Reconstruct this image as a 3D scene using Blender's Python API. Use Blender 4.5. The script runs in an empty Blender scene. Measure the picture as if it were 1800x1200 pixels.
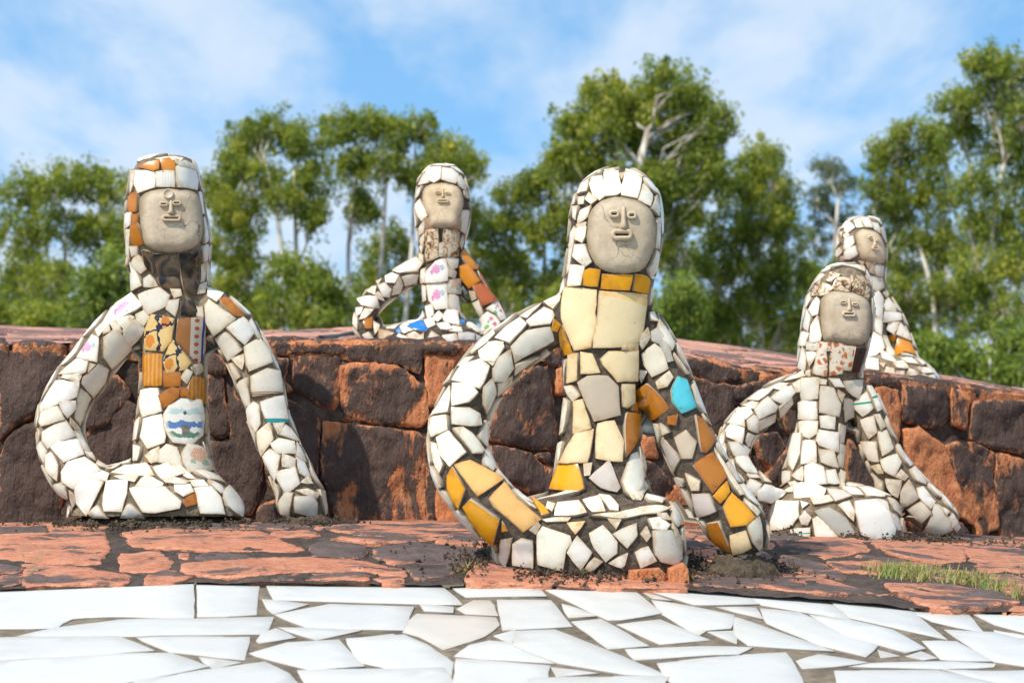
import bpy, math, random
import numpy as np
from mathutils import Vector, Matrix, noise
from mathutils.bvhtree import BVHTree
from mathutils.kdtree import KDTree
from mathutils.geometry import delaunay_2d_cdt

SC = bpy.context.scene
COL = SC.collection
random.seed(7)
rng = np.random.default_rng(7)

# ------------------------------------------------------------------ camera, world, sun, exposure
CAM = Vector((0, 0, 1.3))
FPX = 3359.0                       # focal length in pixels of the 1800 px wide photograph
PITCH = math.radians(3.75)
cam_d = bpy.data.cameras.new('camera')
cam = bpy.data.objects.new('camera', cam_d)
COL.objects.link(cam)
cam.location = CAM
cam.rotation_euler = (math.radians(90) + PITCH, 0, 0)
cam_d.sensor_width = 36.0
cam_d.lens = 36.0 * FPX / 1800.0
cam_d.clip_start = 0.05
cam_d.clip_end = 6000
cam_d.dof.use_dof = True
cam_d.dof.focus_distance = 4.75
cam_d.dof.aperture_fstop = 5.8
SC.camera = cam

SUN_EL, SUN_AZ = math.radians(50), math.radians(-138)     # azimuth from +Y clockwise (to +X)
sdir = Vector((math.sin(SUN_AZ) * math.cos(SUN_EL), math.cos(SUN_AZ) * math.cos(SUN_EL), math.sin(SUN_EL)))
sun_d = bpy.data.lights.new('sun', 'SUN')
sun_d.energy = 4.5
sun_d.angle = math.radians(0.55)
sun_d.color = (1.0, 0.94, 0.84)
sun = bpy.data.objects.new('sun', sun_d)
COL.objects.link(sun)
sun.rotation_euler = sdir.to_track_quat('Z', 'Y').to_euler()

world = bpy.data.worlds.new('World')
SC.world = world
world.use_nodes = True
nt = world.node_tree
nt.nodes.clear()
def N(t, typ, **kw):
    n = t.nodes.new(typ)
    for k, v in kw.items():
        setattr(n, k, v)
    return n
def mth(t, op, a, b=None, c=None, clamp=False):
    n = N(t, 'ShaderNodeMath', operation=op, use_clamp=clamp)
    for i, v in enumerate((a, b, c)):
        if v is None: continue
        if hasattr(v, 'is_linked'): t.links.new(v, n.inputs[i])
        else: n.inputs[i].default_value = v
    return n.outputs[0]
def mixc(t, f, a, b, mode='MIX'):
    n = N(t, 'ShaderNodeMix', data_type='RGBA', blend_type=mode)
    for i, v in ((0, f), (6, a), (7, b)):
        if hasattr(v, 'is_linked'): t.links.new(v, n.inputs[i])
        elif isinstance(v, (tuple, list)): n.inputs[i].default_value = (*v[:3], 1)
        else: n.inputs[i].default_value = v
    return n.outputs[2]
def ramp(t, f, stops):
    n = N(t, 'ShaderNodeValToRGB')
    el = n.color_ramp.elements
    while len(el) < len(stops): el.new(0.5)
    for e, (p, c) in zip(el, stops):
        e.position = p
        e.color = (*c, 1) if isinstance(c, (tuple, list)) else (c, c, c, 1)
    t.links.new(f, n.inputs[0])
    return n.outputs[0]
def noi(t, vec, scale, detail=4, rough=0.55, dist=0.0):
    n = N(t, 'ShaderNodeTexNoise')
    if vec is not None: t.links.new(vec, n.inputs['Vector'])
    n.inputs['Scale'].default_value = scale
    n.inputs['Detail'].default_value = detail
    n.inputs['Roughness'].default_value = rough
    n.inputs['Distortion'].default_value = dist
    return n.outputs[0]

tc = N(nt, 'ShaderNodeTexCoord')
sep = N(nt, 'ShaderNodeSeparateXYZ')
nt.links.new(tc.outputs['Generated'], sep.inputs[0])
zz = mth(nt, 'ADD', mth(nt, 'MAXIMUM', sep.outputs[2], 0.0), 0.30)      # clear deep-blue air down to the tree line
cmb = N(nt, 'ShaderNodeCombineXYZ')
nt.links.new(sep.outputs[0], cmb.inputs[0]); nt.links.new(sep.outputs[1], cmb.inputs[1]); nt.links.new(zz, cmb.inputs[2])
sky = N(nt, 'ShaderNodeTexSky', sky_type='NISHITA', sun_disc=False)
sky.sun_elevation = SUN_EL
sky.sun_rotation = SUN_AZ
sky.air_density = 1.0; sky.dust_density = 0.6; sky.ozone_density = 2.0
nt.links.new(cmb.outputs[0], sky.inputs[0])
# thin broken cloud, laid out over a flat cloud deck seen in perspective
zc = mth(nt, 'ADD', mth(nt, 'MAXIMUM', sep.outputs[2], 0.0), 0.16)
cx = mth(nt, 'DIVIDE', sep.outputs[0], zc)
cy = mth(nt, 'DIVIDE', sep.outputs[1], zc)
cv = N(nt, 'ShaderNodeCombineXYZ')
nt.links.new(cx, cv.inputs[0]); nt.links.new(cy, cv.inputs[1])
mp = N(nt, 'ShaderNodeMapping')
mp.inputs['Location'].default_value = (3.3, 1.7, 0)
mp.inputs['Scale'].default_value = (1.0, 0.42, 1)
nt.links.new(cv.outputs[0], mp.inputs[0])
n1 = noi(nt, mp.outputs[0], 1.3, 4, 0.5, 0.1)
n2 = noi(nt, mp.outputs[0], 5.0, 7, 0.56, 0.15)
nn = mth(nt, 'ADD', mth(nt, 'MULTIPLY', n1, 0.5), mth(nt, 'MULTIPLY', n2, 0.5))
mask = ramp(nt, nn, [(0.40, 0.10), (0.47, 0.36), (0.54, 0.68), (0.64, 0.88)])
skyb = mixc(nt, 1.0, sky.outputs[0], (1.75, 2.75, 2.8), 'MULTIPLY')
wcol = mixc(nt, mask, skyb, (7.4, 8.2, 9.2))
bg = N(nt, 'ShaderNodeBackground')
bg.inputs[1].default_value = 0.1
nt.links.new(wcol, bg.inputs[0])
wo = N(nt, 'ShaderNodeOutputWorld')
nt.links.new(bg.outputs[0], wo.inputs[0])

SC.view_settings.view_transform = 'Standard'
SC.view_settings.look = 'None'
SC.view_settings.exposure = 0.15
SC.view_settings.gamma = 1
SC.view_settings.use_curve_mapping = False
SC.render.engine = 'CYCLES'

# ------------------------------------------------------------------ helpers
CP, SP = math.cos(PITCH), math.sin(PITCH)
def ray(px, py):
    u, v = (px - 900) / FPX, (600 - py) / FPX
    return Vector((u, CP - SP * v, SP + CP * v))
def P(px, py, d):
    r = ray(px, py)
    return CAM + r * (d / r.y)
def interp(x, tab, k=1):
    xs = [t[0] for t in tab]
    return float(np.interp(x, xs, [t[k] for t in tab]))

def tag(o, label=None, cat=None, group=None, kind=None):
    if label: o['label'] = label
    if cat: o['category'] = cat
    if group: o['group'] = group
    if kind: o['kind'] = kind
    return o
def empty(name, loc):
    o = bpy.data.objects.new(name, None)
    o.location = loc
    o.empty_display_size = 0.1
    COL.objects.link(o)
    return o
def mesh_obj(name, verts, faces, mat=None, parent=None, smooth=True, color=None, attrs=None):
    me = bpy.data.meshes.new(name)
    me.from_pydata([tuple(v) for v in verts], [], faces)
    if smooth: me.polygons.foreach_set('use_smooth', [True] * len(me.polygons))
    if attrs:
        for k, vals in attrs.items():
            a = me.attributes.new(k, 'FLOAT', 'POINT')
            a.data.foreach_set('value', np.asarray(vals, dtype=np.float32))
    me.update()
    return link(name, me, mat, parent, color)
def link(name, me, mat=None, parent=None, color=None):
    o = bpy.data.objects.new(name, me)
    COL.objects.link(o)
    if mat: me.materials.append(mat)
    if parent:
        o.parent = parent
        o.matrix_parent_inverse = Matrix.Translation(-parent.location)
    if color: o.color = (*color, 1) if len(color) == 3 else color
    return o
def bvh_of(me):
    return BVHTree.FromPolygons([v.co.copy() for v in me.vertices], [tuple(p.vertices) for p in me.polygons])
def grid(fn, us, vs):
    V = [fn(u, v) for v in vs for u in us]
    n = len(us)
    F = [(j*n+i, j*n+i+1, (j+1)*n+i+1, (j+1)*n+i) for j in range(len(vs)-1) for i in range(n-1)]
    return V, F

def pt_seg_dist(pts, poly):
    a = poly; b = np.roll(poly, -1, axis=0)
    ab = b - a
    L = (ab ** 2).sum(1) + 1e-12
    t = np.clip(((pts[:, None] - a[None]) * ab[None]).sum(2) / L, 0, 1)
    q = a[None] + t[..., None] * ab[None]
    return np.sqrt(((pts[:, None] - q) ** 2).sum(2)).min(1)
def inside(pts, poly):
    x, y = pts[:, 0][:, None], pts[:, 1][:, None]
    a = poly; b = np.roll(poly, -1, axis=0)
    cond = (a[:, 1] > y) != (b[:, 1] > y)
    xi = (b[:, 0] - a[:, 0]) * (y - a[:, 1]) / (b[:, 1] - a[:, 1] + 1e-15) + a[:, 0]
    return ((cond & (x < xi)).sum(1) % 2) == 1

def piece(name, pts, bvh, mat, parent, thick=0.006, depth=0.01, bevel=0.003, bh=None, spacing=0.02,
          color=None, wob=0.0, rough=0.0, rfreq=20, flat=0.3, edgew=0.012, tilt=0.0, normal=None, shrink=0.0, lift=0.0, smax=420, spread=0, flake=0):
    """one broken piece lying on the surface bvh: outline pts in 3-D, own thickness, worn edge and skirt"""
    if bh is None: bh = bevel * 0.8
    c = sum(pts, Vector()) / len(pts)
    n = Vector()
    for p in pts + [c]:
        r = bvh.find_nearest(p)
        if r[0] is not None: n += r[1]
    if normal is not None: n = normal.copy()
    if n.length < 1e-6: return None
    n.normalize()
    t = n.cross(Vector((0, 0, 1)))
    if t.length < 0.15: t = n.cross(Vector((0, 1, 0)))
    t.normalize(); t = -t
    if abs(n.z) > 0.8: t = Vector((1, 0, 0)); t = (t - n * t.dot(n)).normalized()
    b = n.cross(t)
    if b.z < -0.5: t, b = -t, -b
    q = np.array([((p - c).dot(t), (p - c).dot(b)) for p in pts])
    area = 0.5 * np.sum(q[:, 0] * np.roll(q[:, 1], -1) - np.roll(q[:, 0], -1) * q[:, 1])
    if abs(area) < 2e-5: return None
    if area < 0: q = q[::-1].copy()
    # resample the outline
    per = []
    m = len(q)
    for i in range(m):
        a, bb = q[i], q[(i+1) % m]
        L = np.linalg.norm(bb - a)
        if L < 1e-5: continue
        k = max(1, int(round(L / spacing)))
        d = (bb - a) / L
        nn_ = np.array((-d[1], d[0]))
        ph = rng.uniform(0, 9)
        for j in range(k):
            f = j / k
            pt = a + (bb - a) * f
            if wob: pt = pt + nn_ * wob * (1.1 * rng.uniform(-1, 1) * (0.5 if j == 0 else 1) + 0.7 * math.sin(f * 5 + ph))
            per.append(pt)
    # knock the corners off a little
    per = np.array(per)
    if len(per) < 3: return None
    if shrink: 
        per = per * 1.0
    def inset(per, w):
        prv = np.roll(per, 1, axis=0); nxt = np.roll(per, -1, axis=0)
        e = nxt - prv
        e /= (np.linalg.norm(e, axis=1)[:, None] + 1e-9)
        return per + np.stack([-e[:, 1], e[:, 0]], 1) * w
    if shrink: per = inset(per, shrink)
    ins = inset(per, bevel)
    ins = ins[inside(ins, per) & (pt_seg_dist(ins, per) > bevel * 0.6)]
    lo, hi = per.min(0), per.max(0)
    sp = max(spacing, math.sqrt(max((hi - lo).prod(), 1e-9) / smax))
    gx = np.arange(lo[0] + sp * 0.5, hi[0], sp)
    gy = np.arange(lo[1] + sp * 0.5, hi[1], sp * 0.87)
    if len(gx) and len(gy):
        G = np.array([(x + (sp * 0.5 if j % 2 else 0), y) for j, y in enumerate(gy) for x in gx])
        G += rng.uniform(-.15, .15, G.shape) * sp
        G = G[inside(G, per)]
        if len(G): G = G[pt_seg_dist(G, per) > max(bevel * 1.5, sp * 0.4)]
    else: G = np.zeros((0, 2))
    al = [tuple(p) for p in per] + [tuple(p) for p in ins] + [tuple(p) for p in G]
    try:
        ov, oe, of, ovo, _, _ = delaunay_2d_cdt([Vector(p) for p in al], [], [list(range(len(per)))], 1, 1e-6)
    except Exception:
        return None
    if not of: return None
    ov = np.array([tuple(v) for v in ov])
    dist = pt_seg_dist(ov, per)
    rr = np.abs(hi - lo).max(); up_ = 0.02 + 0.22 * rr; dn_ = 0.03 + 0.6 * rr
    hs = np.zeros(len(ov))
    for i, (x, y) in enumerate(ov):
        o = c + t * x + b * y
        hit = bvh.ray_cast(o + n * up_, -n, up_ + dn_)
        if hit[0] is not None: hs[i] = (hit[0] - c).dot(n)
        else:
            r = bvh.find_nearest(o); hs[i] = (r[0] - c).dot(n)
    med = np.median(hs)
    if spread and (np.abs(hs - med) > spread * rr).any(): return None
    hs = np.clip(hs, med - 0.45 * rr, med + 0.3 * rr)
    hs = hs * (1 - flat) + hs.mean() * flat
    tx, ty = rng.normal(0, tilt), rng.normal(0, tilt)
    prof = thick + lift - bh * (1 - np.clip(dist / bevel, 0, 1)) ** 2
    H = hs + prof + ov[:, 0] * tx + ov[:, 1] * ty
    if rough:
        so = Vector(rng.uniform(0, 50, 3))
        for i, (x, y) in enumerate(ov):
            w = c + t * x + b * y
            H[i] += rough * (noise.fractal(w * rfreq + so, 0.9, 2.1, 4) + 0.8 * noise.noise(w * rfreq * 0.35 + so)) * min(1, 0.35 + dist[i] / (bevel * 3))
    if flake:
        so = Vector(rng.uniform(0, 50, 3))
        for i, (x, y) in enumerate(ov):
            w = (c + t * x + b * y) * 7 + so
            v_ = (noise.fractal(w, 0.8, 2.1, 4) + 1.2) * 2.2
            fr = v_ - math.floor(v_)
            H[i] += flake * (math.floor(v_) + min(1, fr / 0.16) - 2.6) * min(1, 0.2 + dist[i] / (bevel * 3))
    V = [c + t * x + b * y + n * h for (x, y), h in zip(ov, H)]
    F = [list(f) for f in of]
    # boundary edges -> skirt
    cnt = {}
    for f in F:
        for i in range(len(f)):
            e = (f[i], f[(i+1) % len(f)])
            cnt[(min(e), max(e))] = cnt.get((min(e), max(e)), 0) + 1
    edge = list(np.clip(dist / edgew, 0, 1))
    mp1, mp2 = {}, {}
    def low(i, k):
        d = (mp1, mp2)[k]
        if i not in d:
            d[i] = len(V)
            x, y = ov[i]
            V.append(V[i].copy() if k == 0 else c + t * x + b * y + n * (H[i] - thick - depth))
            edge.append(-0.2 if k == 0 else -1.0)
        return d[i]
    F2 = []
    for f in F:
        for i in range(len(f)):
            a, bb = f[i], f[(i+1) % len(f)]
            if cnt[(min(a, bb), max(a, bb))] == 1:
                F2.append([low(bb, 0), low(a, 0), low(a, 1), low(bb, 1)])
    me = bpy.data.meshes.new(name)
    org = c - parent.location if parent else Vector()
    me.from_pydata([tuple(v - c) for v in V], [], F + F2)
    me.polygons.foreach_set('use_smooth', [True] * len(me.polygons))
    a = me.attributes.new('edge', 'FLOAT', 'POINT')
    a.data.foreach_set('value', np.asarray(edge, dtype=np.float32))
    uv = me.attributes.new('loc', 'FLOAT_VECTOR', 'POINT')
    sx = max((hi - lo)[0], 1e-4); sy = max((hi - lo)[1], 1e-4)
    L = []
    for i in range(len(V)):
        r = V[i] - c
        L += [(r.dot(t) - lo[0]) / sx, (r.dot(b) - lo[1]) / sy, 0]
    uv.data.foreach_set('vector', L)
    o = bpy.data.objects.new(name, me)
    COL.objects.link(o)
    me.materials.append(mat)
    if parent: o.parent = parent
    o.location = org if parent else c
    if color: o.color = (*color[:3], 1)
    if TRACK[0]:
        st = max(TRACK[0], math.sqrt(max((hi - lo).prod(), 1e-9) / 900))
        gx = np.arange(lo[0], hi[0], st); gy = np.arange(lo[1], hi[1], st)
        K = np.array([(x, y) for x in gx for y in gy]) if len(gx) and len(gy) else np.zeros((0, 2))
        if len(K): K = K[inside(K, per)]
        ms = hs.mean()
        pr2 = [bvh.find_nearest(c + t * p[0] + b * p[1] + n * ms)[0] for p in per]
        K2 = [bvh.find_nearest(c + t * p[0] + b * p[1] + n * ms)[0] for p in K]
        SAMPLES.append((pr2, K2))
    return o
SAMPLES = []
TRACK = [0.018]

def trace(poly_px, bvh, D, tol=0.07, ledge=None):
    """pixel outline of the photograph -> points on a real surface"""
    hits = []
    cx_ = sum(p[0] for p in poly_px) / len(poly_px); cy_ = sum(p[1] for p in poly_px) / len(poly_px)
    for (x, y) in list(poly_px) + [(cx_, cy_), (cx_, cy_)]:
        r = ray(x, y)
        h = bvh.ray_cast(CAM, r)
        hits.append(h[0])
    ds = sorted(h.y for h in hits if h is not None)
    if not ds: med = D
    else: med = ds[len(ds) // 2]
    out = []
    for (x, y), h in zip(poly_px, hits):
        if h is None or abs(h.y - med) > tol:
            r = bvh.find_nearest(P(x, y, med))
            h = r[0]
        out.append(h.copy())
    return out

def parse(txt, ox, oy, s):
    res = []
    for ln in txt.strip().splitlines():
        ln = ln.strip()
        if not ln: continue
        tk = ln.split()
        res.append((tk[0], [(ox + float(a.split(',')[0]) / s, oy + float(a.split(',')[1]) / s) for a in tk[1:]]))
    return res

def autofill(bvh, cand, r, gap, clear, mk, limit=999, dots=0.35, aniso=None):
    """cover what the traced pieces leave bare: Voronoi cells between scattered seeds, cut back from the pieces already there.
    cand = list of (co, normal); aniso = function scaling coordinates"""
    S = (lambda p: p) if aniso is None else aniso
    per = [p for a, _ in SAMPLES for p in a]
    inn = [p for _, g in SAMPLES for p in g]
    allp = per + inn
    kd = KDTree(max(1, len(allp)))
    for i, p in enumerate(allp): kd.insert(S(p), i)
    kd.balance()
    acc = []
    cell = {}
    def key(p): return (int(math.floor(p.x / r)), int(math.floor(p.y / r)), int(math.floor(p.z / r)))
    for co, no in cand:
        s = S(co)
        if allp:
            f = kd.find(s)
            if f[2] is not None and f[2] < clear: continue
        k = key(s); ok = True
        for dx in (-1, 0, 1):
            for dy in (-1, 0, 1):
                for dz in (-1, 0, 1):
                    for q in cell.get((k[0]+dx, k[1]+dy, k[2]+dz), ()):
                        if (acc[q][2] - s).length < r: ok = False
        if ok:
            cell.setdefault(k, []).append(len(acc)); acc.append((co, no, s))
        if len(acc) >= limit: break
    kd2 = KDTree(max(1, len(acc)))
    for i, a in enumerate(acc): kd2.insert(a[2], i)
    kd2.balance()
    made = 0
    tr0 = TRACK[0]; TRACK[0] = 0
    for i, (co, no, s) in enumerate(acc):
        n = no
        t = n.cross(Vector((0, 0, 1)))
        if t.length < 0.2: t = Vector((1, 0, 0)); t = t - n * t.dot(n)
        t.normalize(); b = n.cross(t)
        R = r * 1.15
        # work in scaled space when anisotropic
        k_ = 8
        ang0 = random.uniform(0, 6.28)
        def unS(v2): return v2
        ex, ey = Vector((1, 0)), Vector((0, 1))
        sc1 = (S(co + t * 0.01) - s).length / 0.01; sc2 = (S(co + b * 0.01) - s).length / 0.01
        poly = [(R * math.cos(ang0 + a * 2 * math.pi / k_), R * math.sin(ang0 + a * 2 * math.pi / k_)) for a in range(k_)]
        def clip(poly, nx, ny, d):
            out = []
            for a in range(len(poly)):
                p, q = poly[a], poly[(a+1) % len(poly)]
                fp = p[0]*nx + p[1]*ny - d; fq = q[0]*nx + q[1]*ny - d
                if fp <= 0: out.append(p)
                if (fp < 0) != (fq < 0) and abs(fp - fq) > 1e-12:
                    w = fp / (fp - fq)
                    out.append((p[0] + (q[0]-p[0])*w, p[1] + (q[1]-p[1])*w))
            return out
        for (q, j, dd) in kd2.find_range(s, r * 2.6):
            if j == i: continue
            if acc[j][1].dot(n) < 0.0: continue
            v = acc[j][0] - co
            x, y = v.dot(t) * sc1, v.dot(b) * sc2
            L = math.hypot(x, y)
            if L < 1e-6: continue
            poly = clip(poly, x / L, y / L, L / 2 - gap / 2)
        if allp:
            for (q, j, dd) in kd.find_range(s, r * 1.3):
                v = allp[j] - co
                x, y = v.dot(t) * sc1, v.dot(b) * sc2
                L = math.hypot(x, y)
                if L < 1e-6: continue
                poly = clip(poly, x / L, y / L, L - gap)
                if len(poly) < 3: break
        if len(poly) < 3: continue
        # drop tiny edges
        pp = []
        for p in poly:
            if not pp or math.hypot(p[0]-pp[-1][0], p[1]-pp[-1][1]) > r * 0.12: pp.append(p)
        if len(pp) < 3: continue
        A = 0.5 * abs(sum(pp[a][0]*pp[(a+1) % len(pp)][1] - pp[(a+1) % len(pp)][0]*pp[a][1] for a in range(len(pp))))
        if A < r * r * 0.1: continue
        if A < r * r * 0.3 and random.random() < dots: continue
        pts = [co + t * (p[0] / sc1) + b * (p[1] / sc2) for p in pp]
        pts = [bvh.find_nearest(p)[0].copy() for p in pts]
        if max(abs((p - co).dot(n)) for p in pts) > 0.55 * r / max(sc1, 1e-6) and aniso is None:
            pts = [co + t * (p[0] * 0.55) + b * (p[1] * 0.55) for p in pp]
            pts = [bvh.find_nearest(p)[0].copy() for p in pts]
            if max(abs((p - co).dot(n)) for p in pts) > 0.35 * r: continue
        mk(pts, n, co); made += 1
    TRACK[0] = tr0
    return made

# ------------------------------------------------------------------ materials
def newmat(name):
    m = bpy.data.materials.new(name)
    m.use_nodes = True
    t = m.node_tree
    return m, t, t.nodes['Principled BSDF']
def lk(t, a, b): t.links.new(a, b)
def attr(t, name, out='Fac'):
    n = N(t, 'ShaderNodeAttribute', attribute_name=name)
    return n.outputs[out]
def bump(t, bsdf, h, strength=0.4, dist=0.01):
    n = N(t, 'ShaderNodeBump')
    n.inputs['Strength'].default_value = strength
    n.inputs['Distance'].default_value = dist
    lk(t, h, n.inputs['Height']); lk(t, n.outputs[0], bsdf.inputs['Normal'])
def pos(t): return N(t, 'ShaderNodeNewGeometry').outputs['Position']
def objrand(t):
    n = N(t, 'ShaderNodeObjectInfo'); return n.outputs['Random'], n.outputs['Color']
def vadd(t, vec, f, k=37.0):
    n = N(t, 'ShaderNodeVectorMath', operation='ADD')
    lk(t, vec, n.inputs[0])
    c = N(t, 'ShaderNodeCombineXYZ')
    m = mth(t, 'MULTIPLY', f, k)
    for i in range(3): lk(t, m, c.inputs[i])
    lk(t, c.outputs[0], n.inputs[1])
    return n.outputs[0]

def shard_mat(name, pattern=None, rough=0.22, stain=1.0):
    m, t, bs = newmat(name)
    rnd, oc = objrand(t)
    p = vadd(t, pos(t), rnd)
    base = oc
    if pattern: base = pattern(t, oc, rnd)
    # tone shifts over a piece
    base = mixc(t, mth(t, 'MULTIPLY', noi(t, p, 14, 3), 0.22), base, mixc(t, 1.0, base, (0.93, 0.85, 0.70), 'MULTIPLY'))
    # brown staining creeping in from the broken edge
    e = attr(t, 'edge')
    n_ = noi(t, p, 70, 4, 0.65)
    d = mth(t, 'ADD', e, mth(t, 'MULTIPLY', mth(t, 'SUBTRACT', n_, 0.5), 1.1))
    st = ramp(t, d, [(0.0, 0.75), (0.18, 0.30), (0.5, 0.08), (0.95, 0.0)])
    stn = mixc(t, 1.0, base, (0.62, 0.42, 0.22), 'MULTIPLY')
    base = mixc(t, mth(t, 'MULTIPLY', st, stain), base, stn)
    # fine specks of dirt
    sp = ramp(t, noi(t, p, 160, 2, 0.5), [(0.70, 0.0), (0.78, 0.6)])
    base = mixc(t, sp, base, (0.20, 0.15, 0.10))
    grime = ramp(t, noi(t, p, 22, 5, 0.7), [(0.56, 0.0), (0.78, 0.32)])
    base = mixc(t, grime, base, mixc(t, 1.0, base, (0.60, 0.50, 0.36), 'MULTIPLY'))
    # broken side: unglazed body and dark mortar
    side = ramp(t, mth(t, 'MULTIPLY', e, -1.0), [(0.05, 0.0), (0.12, 1.0)])
    sidec = mixc(t, ramp(t, mth(t, 'MULTIPLY', e, -1.0), [(0.35, 0.0), (0.7, 1.0)]), (0.42, 0.33, 0.23), (0.10, 0.075, 0.055))
    base = mixc(t, side, base, sidec)
    lk(t, base, bs.inputs['Base Color'])
    r = mth(t, 'ADD', mth(t, 'ADD', mth(t, 'MULTIPLY', noi(t, p, 30, 3), 0.25), rough - 0.08), mth(t, 'MULTIPLY', side, 0.5), clamp=True)
    lk(t, r, bs.inputs['Roughness'])
    bs.inputs['Specular IOR Level'].default_value = 0.5
    bump(t, bs, mth(t, 'ADD', noi(t, p, 12, 2), mth(t, 'MULTIPLY', noi(t, p, 90, 3), 0.12)), 0.35, 0.006)
    return m
def locxy(t):
    n = N(t, 'ShaderNodeAttribute', attribute_name='loc')
    s = N(t, 'ShaderNodeSeparateXYZ'); lk(t, n.outputs['Vector'], s.inputs[0])
    return s.outputs[0], s.outputs[1], n.outputs['Vector']
def blob(t, x, y, cx_, cy_, r, wob=None):
    dx = mth(t, 'SUBTRACT', x, cx_); dy = mth(t, 'SUBTRACT', y, cy_)
    d = mth(t, 'SQRT', mth(t, 'ADD', mth(t, 'MULTIPLY', dx, dx), mth(t, 'MULTIPLY', dy, dy)))
    if wob is not None: d = mth(t, 'ADD', d, wob)
    return ramp(t, mth(t, 'DIVIDE', d, r), [(0.8, 1.0), (1.0, 0.0)])
def band(t, v, a, b):
    return mth(t, 'MULTIPLY', mth(t, 'GREATER_THAN', v, a), mth(t, 'LESS_THAN', v, b))
def pat_flower(col, leaf, spots):
    def f(t, oc, rnd):
        x, y, v = locxy(t)
        w = mth(t, 'MULTIPLY', mth(t, 'SUBTRACT', noi(t, v, 14, 2), 0.5), 0.22)
        base = oc
        for (cx_, cy_, r, k) in spots:
            base = mixc(t, mth(t, 'MULTIPLY', blob(t, x, y, cx_, cy_, r, w), 0.85), base, col if k else leaf)
        fine = ramp(t, noi(t, v, 26, 3), [(0.5, 0.0), (0.56, 0.5)])
        return mixc(t, mth(t, 'MULTIPLY', fine, blob(t, x, y, spots[0][0], spots[0][1], spots[0][2] * 1.1)), base, (0.8, 0.76, 0.68))
    return f
def pat_branch(t, oc, rnd):
    x, y, v = locxy(t)
    w = mth(t, 'MULTIPLY', mth(t, 'SUBTRACT', noi(t, v, 3.5, 2), 0.5), 0.5)
    s1 = ramp(t, mth(t, 'ABSOLUTE', mth(t, 'SUBTRACT', mth(t, 'ADD', x, w), 0.52)), [(0.035, 1.0), (0.05, 0.0)])
    s2 = ramp(t, mth(t, 'ABSOLUTE', mth(t, 'SUBTRACT', mth(t, 'ADD', mth(t, 'ADD', y, w), mth(t, 'MULTIPLY', x, -0.35)), 0.42)), [(0.03, 1.0), (0.045, 0.0)])
    b1 = blob(t, x, y, 0.75, 0.78, 0.15, mth(t, 'MULTIPLY', w, 0.3)); b2 = blob(t, x, y, 0.22, 0.28, 0.17, mth(t, 'MULTIPLY', w, 0.4))
    c = mixc(t, b1, oc, (0.55, 0.18, 0.03)); c = mixc(t, b2, c, (0.62, 0.22, 0.04))
    c = mixc(t, mth(t, 'MAXIMUM', s1, s2), c, (0.015, 0.017, 0.04))
    return c
def pat_strip(t, oc, rnd):
    x, y, v = locxy(t)
    c = mixc(t, band(t, x, 0.0, 0.42), oc, (0.42, 0.17, 0.05))
    c = mixc(t, ramp(t, mth(t, 'FRACT', mth(t, 'MULTIPLY', mth(t, 'ADD', y, mth(t, 'MULTIPLY', x, 0.5)), 16)), [(0.3, 0.35), (0.5, 0.0)]), c, (0.15, 0.06, 0.03))
    c = mixc(t, band(t, x, 0.42, 0.98), c, oc)
    yy = mth(t, 'SUBTRACT', mth(t, 'FRACT', mth(t, 'MULTIPLY', y, 6)), 0.5)
    xx = mth(t, 'MULTIPLY', mth(t, 'SUBTRACT', x, 0.62), 3.2)
    d = mth(t, 'SQRT', mth(t, 'ADD', mth(t, 'MULTIPLY', xx, xx), mth(t, 'MULTIPLY', yy, yy)))
    c = mixc(t, ramp(t, d, [(0.24, 1.0), (0.28, 0.0)]), c, (0.45, 0.10, 0.03))
    c = mixc(t, band(t, x, 0.80, 0.88), c, (0.03, 0.05, 0.30))
    return c
def pat_land(t, oc, rnd):
    x, y, v = locxy(t)
    w = mth(t, 'MULTIPLY', mth(t, 'SUBTRACT', noi(t, v, 6, 3), 0.5), 0.25)
    yy = mth(t, 'ADD', y, w)
    m = blob(t, x, y, 0.5, 0.5, 0.47)
    c = mixc(t, mth(t, 'MULTIPLY', band(t, yy, 0.36, 0.50), m), oc, (0.10, 0.20, 0.42))
    c = mixc(t, mth(t, 'MULTIPLY', band(t, yy, 0.16, 0.27), m), c, (0.10, 0.22, 0.13))
    c = mixc(t, mth(t, 'MULTIPLY', mth(t, 'MULTIPLY', band(t, yy, 0.66, 0.78), m), 0.6), c, (0.25, 0.48, 0.46))
    c = mixc(t, mth(t, 'MULTIPLY', blob(t, x, y, 0.5, 0.33, 0.12, w), 0.9), c, (0.16, 0.12, 0.08))
    return mixc(t, blob(t, x, y, 0.48, 0.68, 0.045), c, (0.08, 0.08, 0.08))
def pat_stripe_top(t, oc, rnd):
    x, y, v = locxy(t)
    k = mth(t, 'ADD', y, mth(t, 'MULTIPLY', mth(t, 'MULTIPLY', x, x), 0.20))
    c = mixc(t, mth(t, 'MULTIPLY', band(t, k, 0.95, 1.12), 0.75), oc, (0.78, 0.42, 0.10))
    c = mixc(t, ramp(t, mth(t, 'ABSOLUTE', mth(t, 'SUBTRACT', k, 0.98)), [(0.006, 0.9), (0.012, 0.0)]), c, oc)
    c = mixc(t, ramp(t, mth(t, 'ABSOLUTE', mth(t, 'SUBTRACT', k, 1.02)), [(0.006, 0.9), (0.012, 0.0)]), c, oc)
    return mixc(t, ramp(t, mth(t, 'ABSOLUTE', mth(t, 'SUBTRACT', k, 0.93)), [(0.006, 0.8), (0.012, 0.0)]), c, (0.8, 0.45, 0.1))
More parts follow.
